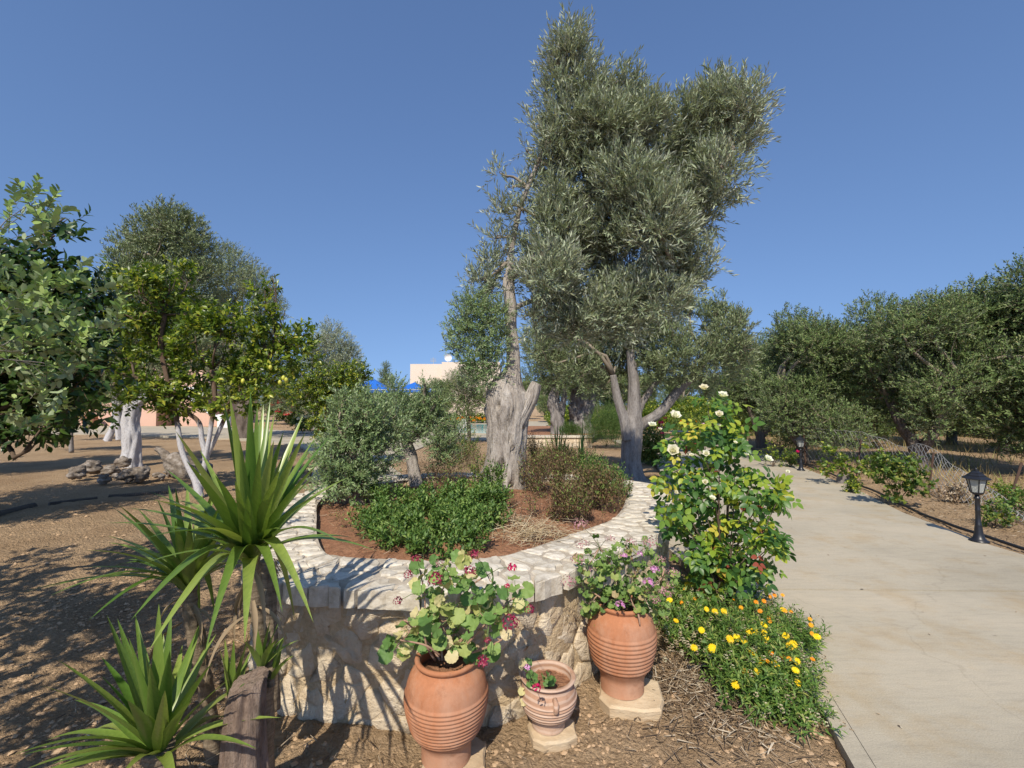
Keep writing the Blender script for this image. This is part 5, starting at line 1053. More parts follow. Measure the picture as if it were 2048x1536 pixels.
lobes = [lob(x, y, r, YD, rng.uniform(-1, 1)) for x, y, r in [(200, 740, 36), (240, 770, 34), (170, 780, 34), (230, 720, 34), (130, 740, 40), (210, 800, 26), (280, 780, 26), (300, 750, 30), (90, 760, 36)]]
tree("olive_tree", "small olive with a split whitewashed trunk near the pink house", "olive tree", (G(228, 880)[0], YD, -.05), lobes,
     [stem([(215, 882, 7), (224, 862, 5), (232, 840, 7), (234, 815, 9), (236, 780, 7)], YD), stem([(238, 880, 5), (237, 860, 5), (236, 830, 7)], YD)], M['bark_wash'], M['olive_dark'], 2300,
     leafkw=dict(L=.42, k=11, leaf=.12, up=.5, out=.55, spread=.7, gap=.1, gapf=.8), tmpl=T_tri(.38), trseg=20, disp=gnarl(.12, 2, .7, 8), lr=.05, twigr=.006)
YF = 31.0
lobes = [lob(x, y, r, YF, rng.uniform(-1.5, 1.5)) for x, y, r in [(660, 665, 20), (640, 690, 26), (680, 690, 26), (700, 710, 20), (655, 720, 36), (630, 740, 30), (690, 740, 34), (660, 770, 34), (620, 790, 26), (710, 760, 18), (640, 810, 26), (590, 800, 22)]]
tree("olive_tree", "silvery rounded olive at middle distance, right of the lemon tree", "olive tree", (G(632, 858)[0], YF, -.05), lobes,
     [stem([(634, 860, 14), (632, 840, 10), (636, 820, 8), (645, 790, 6)], YF)], M['bark_grey'], M['olive'], 3300, leafkw=dict(L=.5, k=11, leaf=.15, up=.6, out=.5, spread=.65), tmpl=T_tri(.38), trseg=24, disp=gnarl(.14, 2, .7, 9), lr=.08, twigr=.008)
YM = 19.5
lobes = [lob(x, y, r, YM, rng.uniform(-.6, .6)) for x, y, r in [(905, 757, 12), (930, 760, 22), (950, 775, 26), (915, 785, 30), (940, 800, 30), (965, 800, 20), (905, 810, 20), (930, 830, 16)]]
tree("young_olive_tree", "small dense olive standing in front of the swimming pool", "olive tree", (G(937, 886)[0], YM, -.05), lobes,
     [stem([(938, 888, 4), (938, 860, 4), (936, 835, 4)], YM)], M['bark_dark'], M['olive_dark'], 1700, leafkw=dict(L=.3, k=11, leaf=.085, up=.5, out=.6, spread=.75), tmpl=T_tri(.38), trseg=12, lr=.03, twigr=.004)
YO = 10.2
lobes = [lob(x, y, r, YO, rng.uniform(-.6, .8), 1.1) for x, y, r in [(1130, 700, 60), (1180, 650, 60), (1160, 740, 40), (1220, 700, 60), (1250, 640, 50), (1290, 690, 60), (1340, 640, 44), (1350, 700, 60), (1400, 650, 44), (1400, 720, 40), (1440, 640, 30), (1460, 680, 40), (1480, 650, 20), (1470, 720, 34), (1440, 750, 36), (1380, 760, 26), (1310, 740, 40), (1110, 650, 40), (1360, 610, 24), (1440, 610, 14), (1475, 615, 12), (1240, 750, 36), (1190, 780, 22), (1490, 700, 20), (1080, 700, 30), (1290, 600, 30)]]
tree("olive_tree", "olive with a smooth grey trunk and spreading bare limbs, just behind the planter", "olive tree", (G(1262, 957)[0], YO, -.05), lobes,
     [stem([(1262, 962, 36), (1262, 948, 26), (1262, 920, 20), (1263, 890, 20), (1265, 850, 20), (1268, 820, 14), (1268, 790, 12), (1266, 750, 10), (1260, 700, 7)], YO), stem([(1256, 880, 12), (1250, 845, 11), (1240, 815, 9), (1232, 785, 8), (1226, 750, 6)], YO - .1),
      stem([(1272, 860, 10), (1290, 845, 10), (1320, 825, 9.5), (1345, 795, 9), (1370, 768, 8), (1395, 745, 6), (1420, 700, 5)], YO + .1), stem([(1275, 835, 6), (1285, 805, 6), (1305, 775, 6), (1325, 748, 5), (1345, 710, 4)], YO + .2)],
     M['bark_grey'], M['olive_mid'], 6400, leafkw=dict(L=.28, k=11, leaf=.105, up=.55, out=.6, shell=2.6, spread=.7, gap=.15, gapf=1.6), tmpl=T_rhomb(.24, .05), trseg=48, disp=gnarl(.07, 2.0, .7, 12, 5), lr=.05, twigr=.004,
     forks=[D(x, y, YO) for x, y in [(1260, 700), (1226, 750), (1420, 700), (1345, 710), (1395, 745)]])
for (px, w_, py0, Yq, lab, tops) in [(1115, 12.5, 866, 19.4, "gnarled hollow olive trunk in the raised bed, the narrower of a pair", [(1100, 800, 15), (1110, 775, 10), (1120, 790, 9)]), (1162, 21, 866, 20.2, "gnarled olive with a split bulky trunk, the broader of a pair in the raised bed", [(1155, 800, 30), (1150, 770, 16), (1185, 770, 12)])]:
    lobes = [lob(px + dx, y, r, Yq, rng.uniform(-.6, .6)) for dx, y, r in [(0, 740, 40), (-30, 720, 36), (30, 730, 40), (0, 690, 40), (-50, 760, 26), (60, 760, 26), (40, 690, 36), (-40, 680, 34), (0, 650, 34)]]
    ss = [stem([(px + 2, py0 + 8, w_ * 1.25), (px, py0 - 10, w_), (px - 2, py0 - 40, w_ * .95), (tops[0][0] + 6, 805, w_ * .85), (tops[1][0], 775, w_ * .5)], Yq), stem([(px + w_ * .5, 830, w_ * .6), (px + w_ * 1.0, 795, w_ * .4), (px + w_ * 1.1, 772, w_ * .3)], Yq)]
    tree("olive_tree", lab, "olive tree", (D(px, py0, Yq)[0], Yq, .1), lobes, ss, M['bark_grey'], M['olive_dark'], 2900, leafkw=dict(L=.36, k=11, leaf=.10, up=.5, out=.6, spread=.7), tmpl=T_tri(.38), trseg=48, disp=gnarl(.26, 2.0, .9, px, 8), lr=.06, twigr=.005)

# ================================================================== GROVE BEYOND THE FENCE
def proto(name, label, seed, n, leafm, bark, hgt=4.2, rad=1.9):
    global rng; keep = rng; rng = np.random.default_rng(seed); r_ = random.Random(seed); lobes = []
    for i in range(26):
        a = r_.uniform(0, 6.28); q = r_.uniform(.15, .8) * rad; z = r_.uniform(1.0, hgt - .6) if i > 5 else r_.uniform(hgt - 1.3, hgt - .4); q *= (1.1 - .45 * (z / hgt)); lobes.append((q * math.cos(a), q * math.sin(a), z, r_.uniform(.42, .85), r_.uniform(.42, .85), r_.uniform(.4, .75)))
    st_ = [([(0, 0, -.15), (.02, 0, .2), (.1, .05, .7), (.35, .1, 1.2), (.6, .1, 1.9)], [.24, .17, .14, .11, .07]), ([(.05, 0, .4), (-.25, .1, .9), (-.5, .1, 1.5), (-.7, .1, 2.2)], [.13, .11, .09, .05])]
    t = tree(name, label, "olive tree", (0, 0, 0), lobes, st_, bark, leafm, n, leafkw=dict(L=.26, k=12, leaf=.090, up=.5, out=.6, shell=2.6, spread=.8), tmpl=T_tri(.42), trseg=24, disp=gnarl(.13, 2, .8, seed, 6), lr=.06, twigr=.004, group="olives of the grove beyond the wire fence"); rng = keep; return t
pA = proto("olive_tree", "x", 21, 6800, M['olive_dark'], M['bark_dark']); pB = proto("olive_tree", "x", 22, 6800, M['olive_dark'], M['bark_dark'], 4.5, 2.1)
gsp = [("dense grove olive behind the farther lantern, dark leaning trunk", 1600, 13.2, 1.0, .4, pA), ("grove olive over the middle of the wire fence, two dark trunks", 1835, 11.6, .98, 2.2, pB),
       ("tallest grove olive at the right edge, crown rising above the others", 2075, 10.6, 1.16, 1.0, pA), ("grove olive between the fence and the right edge, bent low trunk", 2000, 15.5, 1.0, 4.0, pB),
       ("grove olive in the second row, seen between the two nearest fence trees", 1725, 17.5, 1.1, 5.2, pA), ("grove olive at the left end of the grove, above the terracotta planter", 1520, 17.5, .95, 3.1, pB),
       ("grove olive in the third row, crown top between two nearer ones", 1660, 23.0, 1.15, 1.9, pB), ("grove olive far back, left of the fence's far end", 1570, 25.0, .95, .2, pA), ("grove olive in the second row near the right edge", 1900, 19.0, 1.12, 3.6, pA)]
for i, (lab, px, Y, sc, rz, p) in enumerate(gsp):
    X = (px - 1024) / FPX * Y; first = (i in (0, 1))
    if first: p.location = (X, Y, -.05); p.rotation_euler = (0, 0, rz); p['label'] = lab
    else: copy_thing(p, (X, Y, -.05), rz, sc, lab)
for lab, x, y, rz in (("grove-like olive just off the left edge, shading the bare earth", -8.7, 5.3, .9), ("olive off the left edge behind the grey-leaved guava, shading the earth", -13.4, 10.2, 2.9)):
    copy_thing(pB, (x, y, -.05), rz, 1.0, lab, "olives off the left edge")
k = 0
for px, Y, sc in [(1780, 27, 1.1), (1960, 26, 1.1), (2080, 22, 1.1), (1620, 33, 1.1), (1860, 34, 1.2), (2020, 34, 1.2), (1700, 40, 1.2), (1480, 34, .95), (1540, 42, 1.1), (2140, 15, 1.0), (1420, 40, .95), (1360, 34, .9), (1290, 38, 1.0), (1230, 30, .95), (1180, 40, 1.0), (1100, 42, 1.0)]:
    copy_thing(pA if k % 2 else pB, ((px - 1024) / FPX * Y, Y, -.05), k * 1.3, sc, "dark olive in the back rows of the grove", "olives of the back rows of the grove"); k += 1
for px, Y, sc in [(700, 62, .95), (740, 70, .9), (790, 60, .85), (830, 68, .95), (880, 52, 1.0), (850, 48, .85), (560, 60, 1.0), (620, 66, 1.0), (500, 58, 1.0), (990, 60, .9), (1040, 50, 1.0), (40, 60, 1.1), (-60, 50, 1.1), (430, 62, 1.1), (1090, 60, 1.1), (1150, 62, 1.1), (770, 74, 1.0), (910, 64, 1.0), (660, 72, 1.0), (725, 56, .8)]:
    copy_thing(pA if k % 2 else pB, ((px - 1024) / FPX * Y, Y, -.05), k * 1.7, sc, "small olive in the distant tree line behind the pool and houses", "olives of the distant tree line"); k += 1
lobes = [lob(x, y, r, 50, 0) for x, y, r in [(772, 735, 7), (770, 750, 10), (776, 765, 14), (765, 775, 14)]]
tree("cypress_like_tree", "slim pointed tree rising above the tree line behind the blue canopies", "tree", (G(772, 838)[0], 50, -.05), lobes, [stem([(772, 840, 4), (772, 790, 3), (772, 750, 2)], 50)], M['bark_dark'], M['olive_dark'], 420, leafkw=dict(L=.5, k=10, leaf=.18, up=.8, out=.4, spread=.6), tmpl=T_tri(.38), trseg=8, lr=.05, twigr=.01)

# ================================================================== SHRUBS
def shrub(name, label, cat, base, lobes, n, mat, tmpl, kw, stemm=None, nst=6, sr=.008, flowers=None, objl=0):
    root = thing(name, label, cat, base); mb = MB()
    for i in range(nst):
        l_ = lobes[i % len(lobes)]; mb.tube([base, np.array(base) * .5 + np.array(l_[:3]) * .5 + rng.normal(size=3) * .03, l_[:3]], [sr, sr * .7, sr * .4], 5)
    mb.build("stems", stemm or M['twig_dark'], root, kind='stuff')
    pos, dr, nm, sz, P, E = shoots(lobes, n, **kw); ok = pos[:, 2] > 0
    if objl: leaf_parts(root, "leaf", *tmpl, pos[ok], dr[ok], nm[ok], sz[ok], mat, objl)
    else: V, F, r = batch(*tmpl, pos[ok], dr[ok], nm[ok], sz[ok]); part("foliage", V, F, mat, root, False, r, kind='stuff')
    for x, y, Y, k, r in flowers or []: put("flower", FL[k], root, D(x, y, Y), None, r)
    return root
FL = {k: mesh_data("flower", *ball(22, 1, .7, 7 + i), M[m_]) for i, (k, m_) in enumerate((("r", 'fl_red'), ("w", 'fl_white'), ("p", 'fl_pink'), ("m", 'fl_bright'), ("o", 'fl_orange')))}
LB2 = T_blade(.6, 2, .12, .2); LR = T_rhomb(.09, .01)
rk = dict(L=.55, k=26, leaf=.055, up=1.1, out=.35, ran=.2, shell=1.6, spread=.55)
shrub("rosemary_bush", "broad upright rosemary bush at the end of the low retaining wall", "rosemary", G(1212, 893, -.02), [lob(x, y, r, 17.4, rng.uniform(-.4, .4)) for x, y, r in [(1195, 860, 26), (1220, 860, 28), (1240, 865, 24), (1210, 840, 22), (1230, 845, 22), (1185, 875, 20), (1225, 880, 26)]], 1500, M['rosemary'], T_rhomb(.16, .02), rk)
shrub("thyme_bush", "small round bright green bush on top of the low retaining wall", "bush", D(1140, 868, 18.3), [lob(x, y, r, 18.3, 0) for x, y, r in [(1138, 862, 15), (1152, 866, 13), (1128, 866, 10)]], 420, M['rosemary'], T_rhomb(.2, .02), dict(rk, L=.2, leaf=.05))
shrub("privet_bush", "dense green bush right of the smooth grey olive trunk", "bush", G(1302, 925, -.03), [lob(x, y, r, 12.6, rng.uniform(-.2, .2)) for x, y, r in [(1300, 895, 24), (1290, 905, 18), (1312, 905, 18), (1305, 875, 18), (1300, 915, 18)]], 620, M['shrub'], LB2, dict(L=.16, k=11, leaf=.055, up=.5, out=.6, spread=.8), flowers=[(1322, 845, 12.4, 'm', .07), (1318, 856, 12.4, 'm', .06), (1324, 866, 12.4, 'm', .05), (1330, 836, 12.4, 'm', .05)])
shrub("rose_shrub", "yellowish-green rose shrub on red earth right of the concrete path", "rose bush", G(1795, 1003, -.02), [lob(x, y, r * .8, 7.5, rng.uniform(-.15, .15)) for x, y, r in [(1790, 930, 26), (1820, 940, 30), (1760, 935, 20), (1845, 965, 22), (1800, 965, 30), (1770, 950, 22), (1750, 915, 12), (1830, 985, 18), (1790, 990, 14)]], 170, M['shrub'], T_blade(.66, 3, .12, .2), dict(L=.12, k=9, leaf=.068, up=.4, out=.6, spread=.95), objl=300)
shrub("vine", "straggling yellow-green vine along the foot of the wire fence", "vine", G(1720, 950, -.02), [lob(x, y, r, 9.4, rng.uniform(-.2, .2)) for x, y, r in [(1660, 920, 14), (1680, 930, 18), (1700, 940, 18), (1720, 945, 14), (1655, 905, 10), (1740, 920, 12), (1650, 935, 10), (1755, 905, 9), (1730, 890, 8)]], 70, M['citrus'], T_blade(.9, 2, .12, .2), dict(L=.16, k=7, leaf=.075, up=.3, out=.6, spread=1))
for x, y, w_, h_, lab, mt in [(1545, 905, 26, 30, "yellow-green leafy plant beside the path's far bend", 'citrus'), (1560, 880, 20, 26, "loose green shrub behind the far bend of the path", 'shrub'), (1990, 1030, 30, 22, "low leafy weed left of the slanting post behind the near lantern", 'shrub'), (2030, 1005, 34, 30, "dark green low plant at the right edge of the picture", 'mint'), (1580, 915, 14, 20, "small rose plant with a crimson bloom by the farther lantern", 'shrub'), (1910, 990, 30, 14, "withered reddish-brown vine heap left of the near lantern", 'litter'), (2010, 985, 24, 20, "small vine with yellowing leaves right of the near lantern", 'citrus'), (1705, 975, 10, 12, "tiny green weed next to the sawn path-side stump", 'citrus'), (1480, 850, 40, 26, "overgrown green-yellow shrub behind the terracotta planter", 'shrub')]:
    Yg = G(x, y + h_, -.02)[1]; shrub("small_plant", lab, "plant", G(x, y + h_, -.02), [lob(x + dx * w_, y + dy * h_, w_ * .42, Yg, 0) for dx, dy in [(0, 0), (-.5, .3), (.5, .2), (0, -.4), (.3, .5)]], 62, M[mt], LB2, dict(L=.14, k=8, leaf=.055, up=.4, out=.6, spread=.95), flowers=[(1597, 903, Yg, 'm', .06)] if 'crimson' in lab else None)
shrub("rose_shrub", "red-flowered rose bush beyond the walk, left of middle distance", "rose bush", G(570, 845, -.02), [lob(x, y, r, 38, 0) for x, y, r in [(560, 815, 22), (580, 820, 22), (540, 805, 16), (570, 800, 16), (590, 830, 14)]], 600, M['shrub'], LB2, dict(L=.4, k=9, leaf=.2, up=.4, out=.6, spread=.95), flowers=[(x, y, 36, 'r', .22) for x, y in [(560, 804), (574, 799), (546, 811), (578, 826), (552, 807), (573, 828), (588, 812), (537, 800), (556, 822)]])
shrub("rose_shrub", "low pale-pink rose beside the walk in front of the red roses", "rose bush", G(606, 866, -.02), [lob(x, y, r, 26, 0) for x, y, r in [(605, 848, 13), (618, 842, 12), (596, 846, 9)]], 240, M['shrub'], LB2, dict(L=.3, k=9, leaf=.12, up=.4, out=.6, spread=.95), flowers=[(x, y, 25.4, 'w', .1) for x, y in [(597, 838), (612, 834), (624, 836), (594, 850), (605, 832), (618, 832)]])
shrub("rose_shrub", "red and orange flowers at the walk's edge, left of the young olives", "rose bush", G(645, 880, -.02), [lob(x, y, r, 21, 0) for x, y, r in [(645, 862, 10), (650, 855, 8)]], 120, M['shrub'], LB2, dict(L=.25, k=9, leaf=.1, up=.4, out=.6, spread=.95), flowers=[(641, 840, 20.8, 'r', .09), (650, 853, 20.8, 'r', .1), (640, 860, 20.8, 'm', .09), (644, 850, 20.8, 'o', .1)])
shrub("flower_hedge", "low orange-flowered hedge behind the swimming pool", "hedge", G(930, 846, -.02), [lob(x, 838, 10, 40, 0) for x in range(870, 1000, 12)], 600, M['citrus'], LB2, dict(L=.3, k=9, leaf=.16, up=.4, out=.6, spread=.95), flowers=[(x + rng.uniform(-4, 4), 838 + rng.uniform(-5, 5), 39, 'o', .16) for x in range(880, 990, 7)])
shrub("yellow_bush", "yellow-green bush behind the young planter olives near the pool", "bush", G(875, 866, -.02), [lob(x, y, r, 28, 0) for x, y, r in [(870, 815, 16), (880, 830, 18), (865, 840, 16), (885, 805, 10), (878, 850, 12)]], 420, M['citrus'], LB2, dict(L=.35, k=9, leaf=.14, up=.4, out=.6, spread=.95))
# ivy-like climbers on the pink wall
# yellow brush far in the grove
wb = shrub("wild_bush", "yellow-green wild bush under the trees of the grove", "bush", (0, 0, -.05), [(dx * 2, 0, .7 + dz, 1.4, .8, .8) for dx, dz in [(-1, 0), (0, .2), (1, .1), (.4, .4)]], 1000, M['citrus'], T_rhomb(.5, .05), dict(L=.4, k=8, leaf=.17, up=.7, out=.5, spread=.8)); wb['group'] = "wild bushes under the grove"
for i, (px, Y) in enumerate([(1500, 30), (1560, 36), (1950, 30), (1700, 45), (1820, 48), (2040, 40), (1620, 22), (1760, 32), (1880, 24), (2010, 22), (1460, 24), (1420, 30), (1660, 30), (1250, 26), (1120, 30), (1340, 32)]):
    X = (px - 1024) / FPX * Y
    if i == 0: wb.location = (X, Y, -.05)
    else: copy_thing(wb, (X, Y, -.05), i * 1.9, (1, 1, .7 + .07 * (i % 6)))

# dry grass
n = 30000; P = np.stack([rng.uniform(7.4, 30, n), rng.uniform(6.5, 36, n), np.zeros(n)], 1); keepm = [(noise.noise(Vector(p) * .35) > -.12) and not in_poly(p[0], p[1]) and p[0] > 6.9 + (p[1] - 7) * .28 for p in P]; P = P[keepm]; n = len(P)
d = unit(rng.normal(size=(n, 3)) * np.array([.35, .35, 0]) + np.array([0, 0, 1])); h = rng.uniform(.1, .42, n)
V, F, r = batch(np.array([[-.5, 0, 0], [.5, 0, 0], [0, 1, 0]]) * np.array([.06, 1, 1]), np.array([[0, 1, 2]]), P - np.array([0, 0, .05]), d, rdir(n), h); o = part("dry_grass", V, F, M['grass_dry'], rnd=r, kind='stuff'); tag(o, "dry yellow grass growing between the olives of the grove", "grass")

# ================================================================== PATH SIDE: LANTERNS, HOSE, STUMP, FENCE
def lantern(loc):
    H = .87; root = thing("garden_lantern", "x", "garden lamp", loc, "garden lanterns along the path"); L0 = np.array(loc)
    m = MB(); m.lathe([(.092, 0), (.092, .012), (.075, .025), (.055, .05), (.042, .10), (.036, .17), (.032, .19), (.034, .20), (.027, .21), (.024, .36), (.026, .365), (.026, .385), (.024, .39), (.023, .50), (.03, .51), (.03, .525), (.022, .53), (.022, .56)], L0, 28); m.build("post", M['black_metal'], root, True)
    m = MB(); m.lathe([(.03, .555), (.055, .57), (.062, .58), (.062, .59)], L0, 6)
    for k in range(6):
        a = math.pi / 3 * k; c, s_ = math.cos(a), math.sin(a); m.tube([L0 + np.array([c * .06, s_ * .06, .585]), L0 + np.array([c * .092, s_ * .092, .745])], .0055, 5)
    m.lathe([(.096, .74), (.1, .745), (.098, .752)], L0, 6); m.build("frame", M['black_metal'], root)
    for k in range(6):
        a, b_ = math.pi / 3 * k, math.pi / 3 * (k + 1); q = lambda a_, r_, z: (L0[0] + r_ * math.cos(a_), L0[1] + r_ * math.sin(a_), L0[2] + z); V = [q(a, .057, .59), q(b_, .057, .59), q(b_, .088, .742), q(a, .088, .742)]
        V += [tuple(np.array(v) * 1 - (np.array([v[0], v[1], 0]) - np.array([L0[0], L0[1], 0])) * .04) for v in V]; part("pane", V, [(0, 1, 2, 3), (7, 6, 5, 4), (0, 4, 5, 1), (1, 5, 6, 2), (2, 6, 7, 3), (3, 7, 4, 0)], M['pane'], root)
    m = MB(); m.lathe([(.125, .745), (.135, .75), (.13, .762), (.088, .785), (.09, .79), (.06, .815), (.062, .82), (.03, .838), (.018, .845)], L0, 6); m.build("roof", M['black_metal'], root)
    m = MB(); m.lathe([(.012, .84), (.018, .85), (.012, .858), (.016, .866), (.008, .876), (.002, .884)], L0, 12); m.build("finial", M['black_metal'], root, True); return root
m_, n_, l_, b_ = nodemat("frosted_pane"); b_.inputs["Base Color"].default_value = (.62, .64, .6, 1); b_.inputs["Roughness"].default_value = .35; b_.inputs["Transmission Weight"].default_value = .55; b_.inputs["IOR"].default_value = 1.1; M['pane'] = m_
g1 = G(1958, 1083, .0); la = lantern((g1[0], g1[1], .0)); la['label'] = "black garden lantern at the right, the nearer one on the path edge"
g2 = G(1602, 941, .0); copy_thing(la, (g2[0], g2[1], 0), .4, 1.0, "black garden lantern farther along the path, by the wire fence's end")
edge = [(6.35, 2.6), (5.95, 3.6), (5.72, 4.6), (5.75, 5.5), (6.05, 6.9), (6.85, 9.0), (7.65, 11.7), (8.4, 14.8), (9.0, 18.5)]
P = resample([(x + .09, y, .012) for x, y in edge], 120); P[:, 2] += [.012 * noise.noise(Vector((p[1] * 2, 0, 0))) for p in P]; P[:, 0] += [.035 * noise.noise(Vector((p[1] * 1.1, 5, 0))) for p in P]
m = MB(); m.tube(P, .019, 10); o = m.build("irrigation_hose", M['black'], None, True); tag(o, "long black irrigation hose lying along the path's right edge", "hose")
g_ = G(1692, 968, -.02); ts = thing("tree_stump", "small grey sawn tree stump by the hose, near the wire fence", "stump", g_); m = MB(); m.tube([g_ + np.array([0, 0, -.05]), g_ + np.array([-.01, 0, .12]), g_ + np.array([-.02, 0, .2])], [.19, .15, .135], 30, False, gnarl(.1, 2.5, 1, 5, 5)); m.build("trunk", M['bark_grey'], ts, True)
tp_ = m.V[0][-30:]; part("cut_face", list(tp_) + [tp_.mean(0)], [(i, (i + 1) % 30, 30) for i in range(30)], M['cutwood'], ts)
# slack diamond-mesh fence
fr = thing("wire_fence", "sagging galvanised diamond-mesh wire fence leaning between path and grove", "fence", (*G(1600, 935)[:2], 0))
ftop = [(1590, 853, 12.9), (1640, 858, 11.9), (1700, 862, 11.0), (1750, 872, 10.2), (1800, 892, 9.5), (1850, 890, 8.9), (1900, 925, 8.2), (1960, 965, 7.6), (2020, 1000, 7.1), (2100, 1040, 6.7)]; fbot = [(1605, 945), (1640, 955), (1690, 960), (1740, 965), (1800, 990), (1860, 1010), (1920, 1030), (1990, 1050), (2060, 1075), (2140, 1105)]
FT = resample([D(x, y, Y) for x, y, Y in ftop], 200); FB = resample([(*G(x, y - 25, -.0)[:2], .0) for x, y in fbot], 200)
def fpt(u, v):
    i = min(max(u, 0), 1) * 199; k = int(i); t = i - k; k2 = min(k + 1, 199); a = FT[k] * (1 - t) + FT[k2] * t; b = FB[k] * (1 - t) + FB[k2] * t; p = b + (a - b) * v
    return p + np.array([0, .10 * noise.noise(Vector((u * 14, v * 2, 0))), .04 * noise.noise(Vector((u * 20, v * 3, 7)))])
m = MB(); nd = 50
for s_ in (1, -1):
    for i in range(-14, nd + 14):
        pts = []
        for q in range(0, 13):
            v = q / 12; u = (i + s_ * v * 5) / nd
            if 0 <= u <= 1: pts.append(fpt(u, v))
        if len(pts) > 1: m.tube(pts, .0036, 3, False)
m.tube([fpt(u, 1) for u in np.linspace(0, 1, 60)], .003, 4, False); m.build("wire_mesh", M['wire'], fr, kind='stuff')
for (x0, y0, x1, y1, Y) in [(1612, 945, 1606, 850, 12.3), (1710, 965, 1722, 880, 9.8), (1855, 975, 1867, 905, 8.6), (2010, 985, 2043, 925, 7.4)]:
    m = MB(); b_ = D(x0, y0, Y); b_[2] = -.1; m.tube([b_, D(x1, y1, Y)], .018, 6); m.build("post", M['rust'], fr)
m = MB(); a_, c_ = D(1385, 648, 26), D(1640, 668, 34); m.tube([a_ + (c_ - a_) * t + np.array([0, 0, -1.0 * 4 * t * (1 - t) * .25]) for t in np.linspace(0, 1, 30)], .022, 5); o = m.build("overhead_cable", M['black']); tag(o, "thin dark overhead cable crossing the sky above the grove", "cable")

# ================================================================== ROOT ROCKS, LOGS, PIPES
def lump(name, label, cat, loc, size, seed, mat, group=None, stretch=(1, 1, 1), amp=.45, rot=0):
    bm_n = 26; V = []; F = []; m_s = 20
    for i in range(bm_n + 1):
        th = math.pi * i / bm_n
        for k in range(m_s):
            ph = 2 * math.pi * k / m_s; d = Vector((math.sin(th) * math.cos(ph), math.sin(th) * math.sin(ph), math.cos(th))); r_ = 1 + amp * noise.noise(d * 1.5 + Vector((seed * 3.1, 0, 0))) - amp * .8 * abs(noise.noise(d * 3.3 + Vector((0, seed, 0)))) + amp * .25 * noise.noise(d * 8)
            x, y, z = d.x * r_ * size * stretch[0], d.y * r_ * size * stretch[1], d.z * r_ * size * stretch[2]; V.append((loc[0] + x * math.cos(rot) - y * math.sin(rot), loc[1] + x * math.sin(rot) + y * math.cos(rot), loc[2] + z))
    for i in range(bm_n):
        for k in range(m_s): k2 = (k + 1) % m_s; F.append((i * m_s + k, (i + 1) * m_s + k, (i + 1) * m_s + k2, i * m_s + k2))
    o = part(name, V, F, mat, None, True); return tag(o, label, cat, group)
for i, (x, y, w_, h_, lab) in enumerate([(155, 945, 26, 22, "dark gnarled lump at the left end of the rock group"), (185, 935, 30, 24, "dark rounded root lump behind a pale stone, left of the white trunk"), (222, 940, 24, 18, "grey rock leaning towards the whitewashed trunk, middle of the group"), (208, 958, 20, 16, "pale grey stone at the front of the rock group"), (245, 925, 22, 20, "dark boulder just left of the whitewashed trunk"), (258, 950, 26, 22, "pitted pale rock at the foot of the whitewashed trunk"), (282, 948, 26, 24, "hollow knobbly rock right of the whitewashed trunk's foot"), (313, 950, 12, 10, "small pale grey stone between the knobbly rock and the log"), (324, 953, 10, 11, "small dark stone beside the pale grey one, near the log"), (340, 945, 16, 12, "cream-coloured stone in front of the forked log"), (232, 952, 12, 8, "small flat stone between the pale stones of the group")]):
    Yr = G(x, y + h_ * .7, -.03)[1]; p = D(x, y, Yr); lump("root_rock", lab, "rock", (p[0], p[1], max(.03, p[2])), w_ / FPX * Yr * .6, i + 1, M['rock'], "rocks around the whitewashed olive", (1, 1, h_ / w_))
Yl = 10.6; lg = thing("dead_log", "forked weathered log with an upright snag, lying right of the white trunk", "log", D(370, 945, Yl)); m = MB()
P, rr = resample([D(412, 948, Yl), D(380, 938, Yl), (D(352, 925, Yl)), D(335, 918, Yl), D(325, 905, Yl), D(312, 897, Yl)], 30, rads=[.2, .24, .2, .11, .07, .045]); m.tube(P, rr, 20, True, gnarl(.3, 2, 1.5, 6)); m.build("trunk", M['rock'], lg, True)
m = MB(); P, rr = resample([D(340, 920, Yl), D(336, 908, Yl), D(326, 900, Yl)], 8, rads=[.06, .05, .03]); m.tube(P, rr, 10, True, gnarl(.3)); m.build("branch_stub", M['rock'], lg, True)
for lab, pts in (("black corrugated drain pipe half sunk in the earth at the left edge", [(-20, 1035), (30, 1022), (72, 1012)]), ("dusty corrugated drain pipe half sunk in the earth, the middle piece", [(98, 1012), (150, 1005), (200, 999)]), ("dusty corrugated drain pipe half sunk in the earth, behind the middle yucca", [(218, 996), (270, 992), (330, 986), (390, 978)]), ("short dark piece of drain pipe lying behind the tall yucca", [(560, 955), (590, 950), (618, 944)])):
    P = resample([G(x, y, -.06) for x, y in pts], 60); m = MB(); rr = .055 + .012 * np.sin(np.arange(240) * 1.2); P = resample(P[::6], 240); m.tube(P, rr, 12); o = m.build("drain_pipe", M['pipe'] if 'pipe' in M else M['black'], None, False); tag(o, lab, "pipe", "drain pipes in the earth")

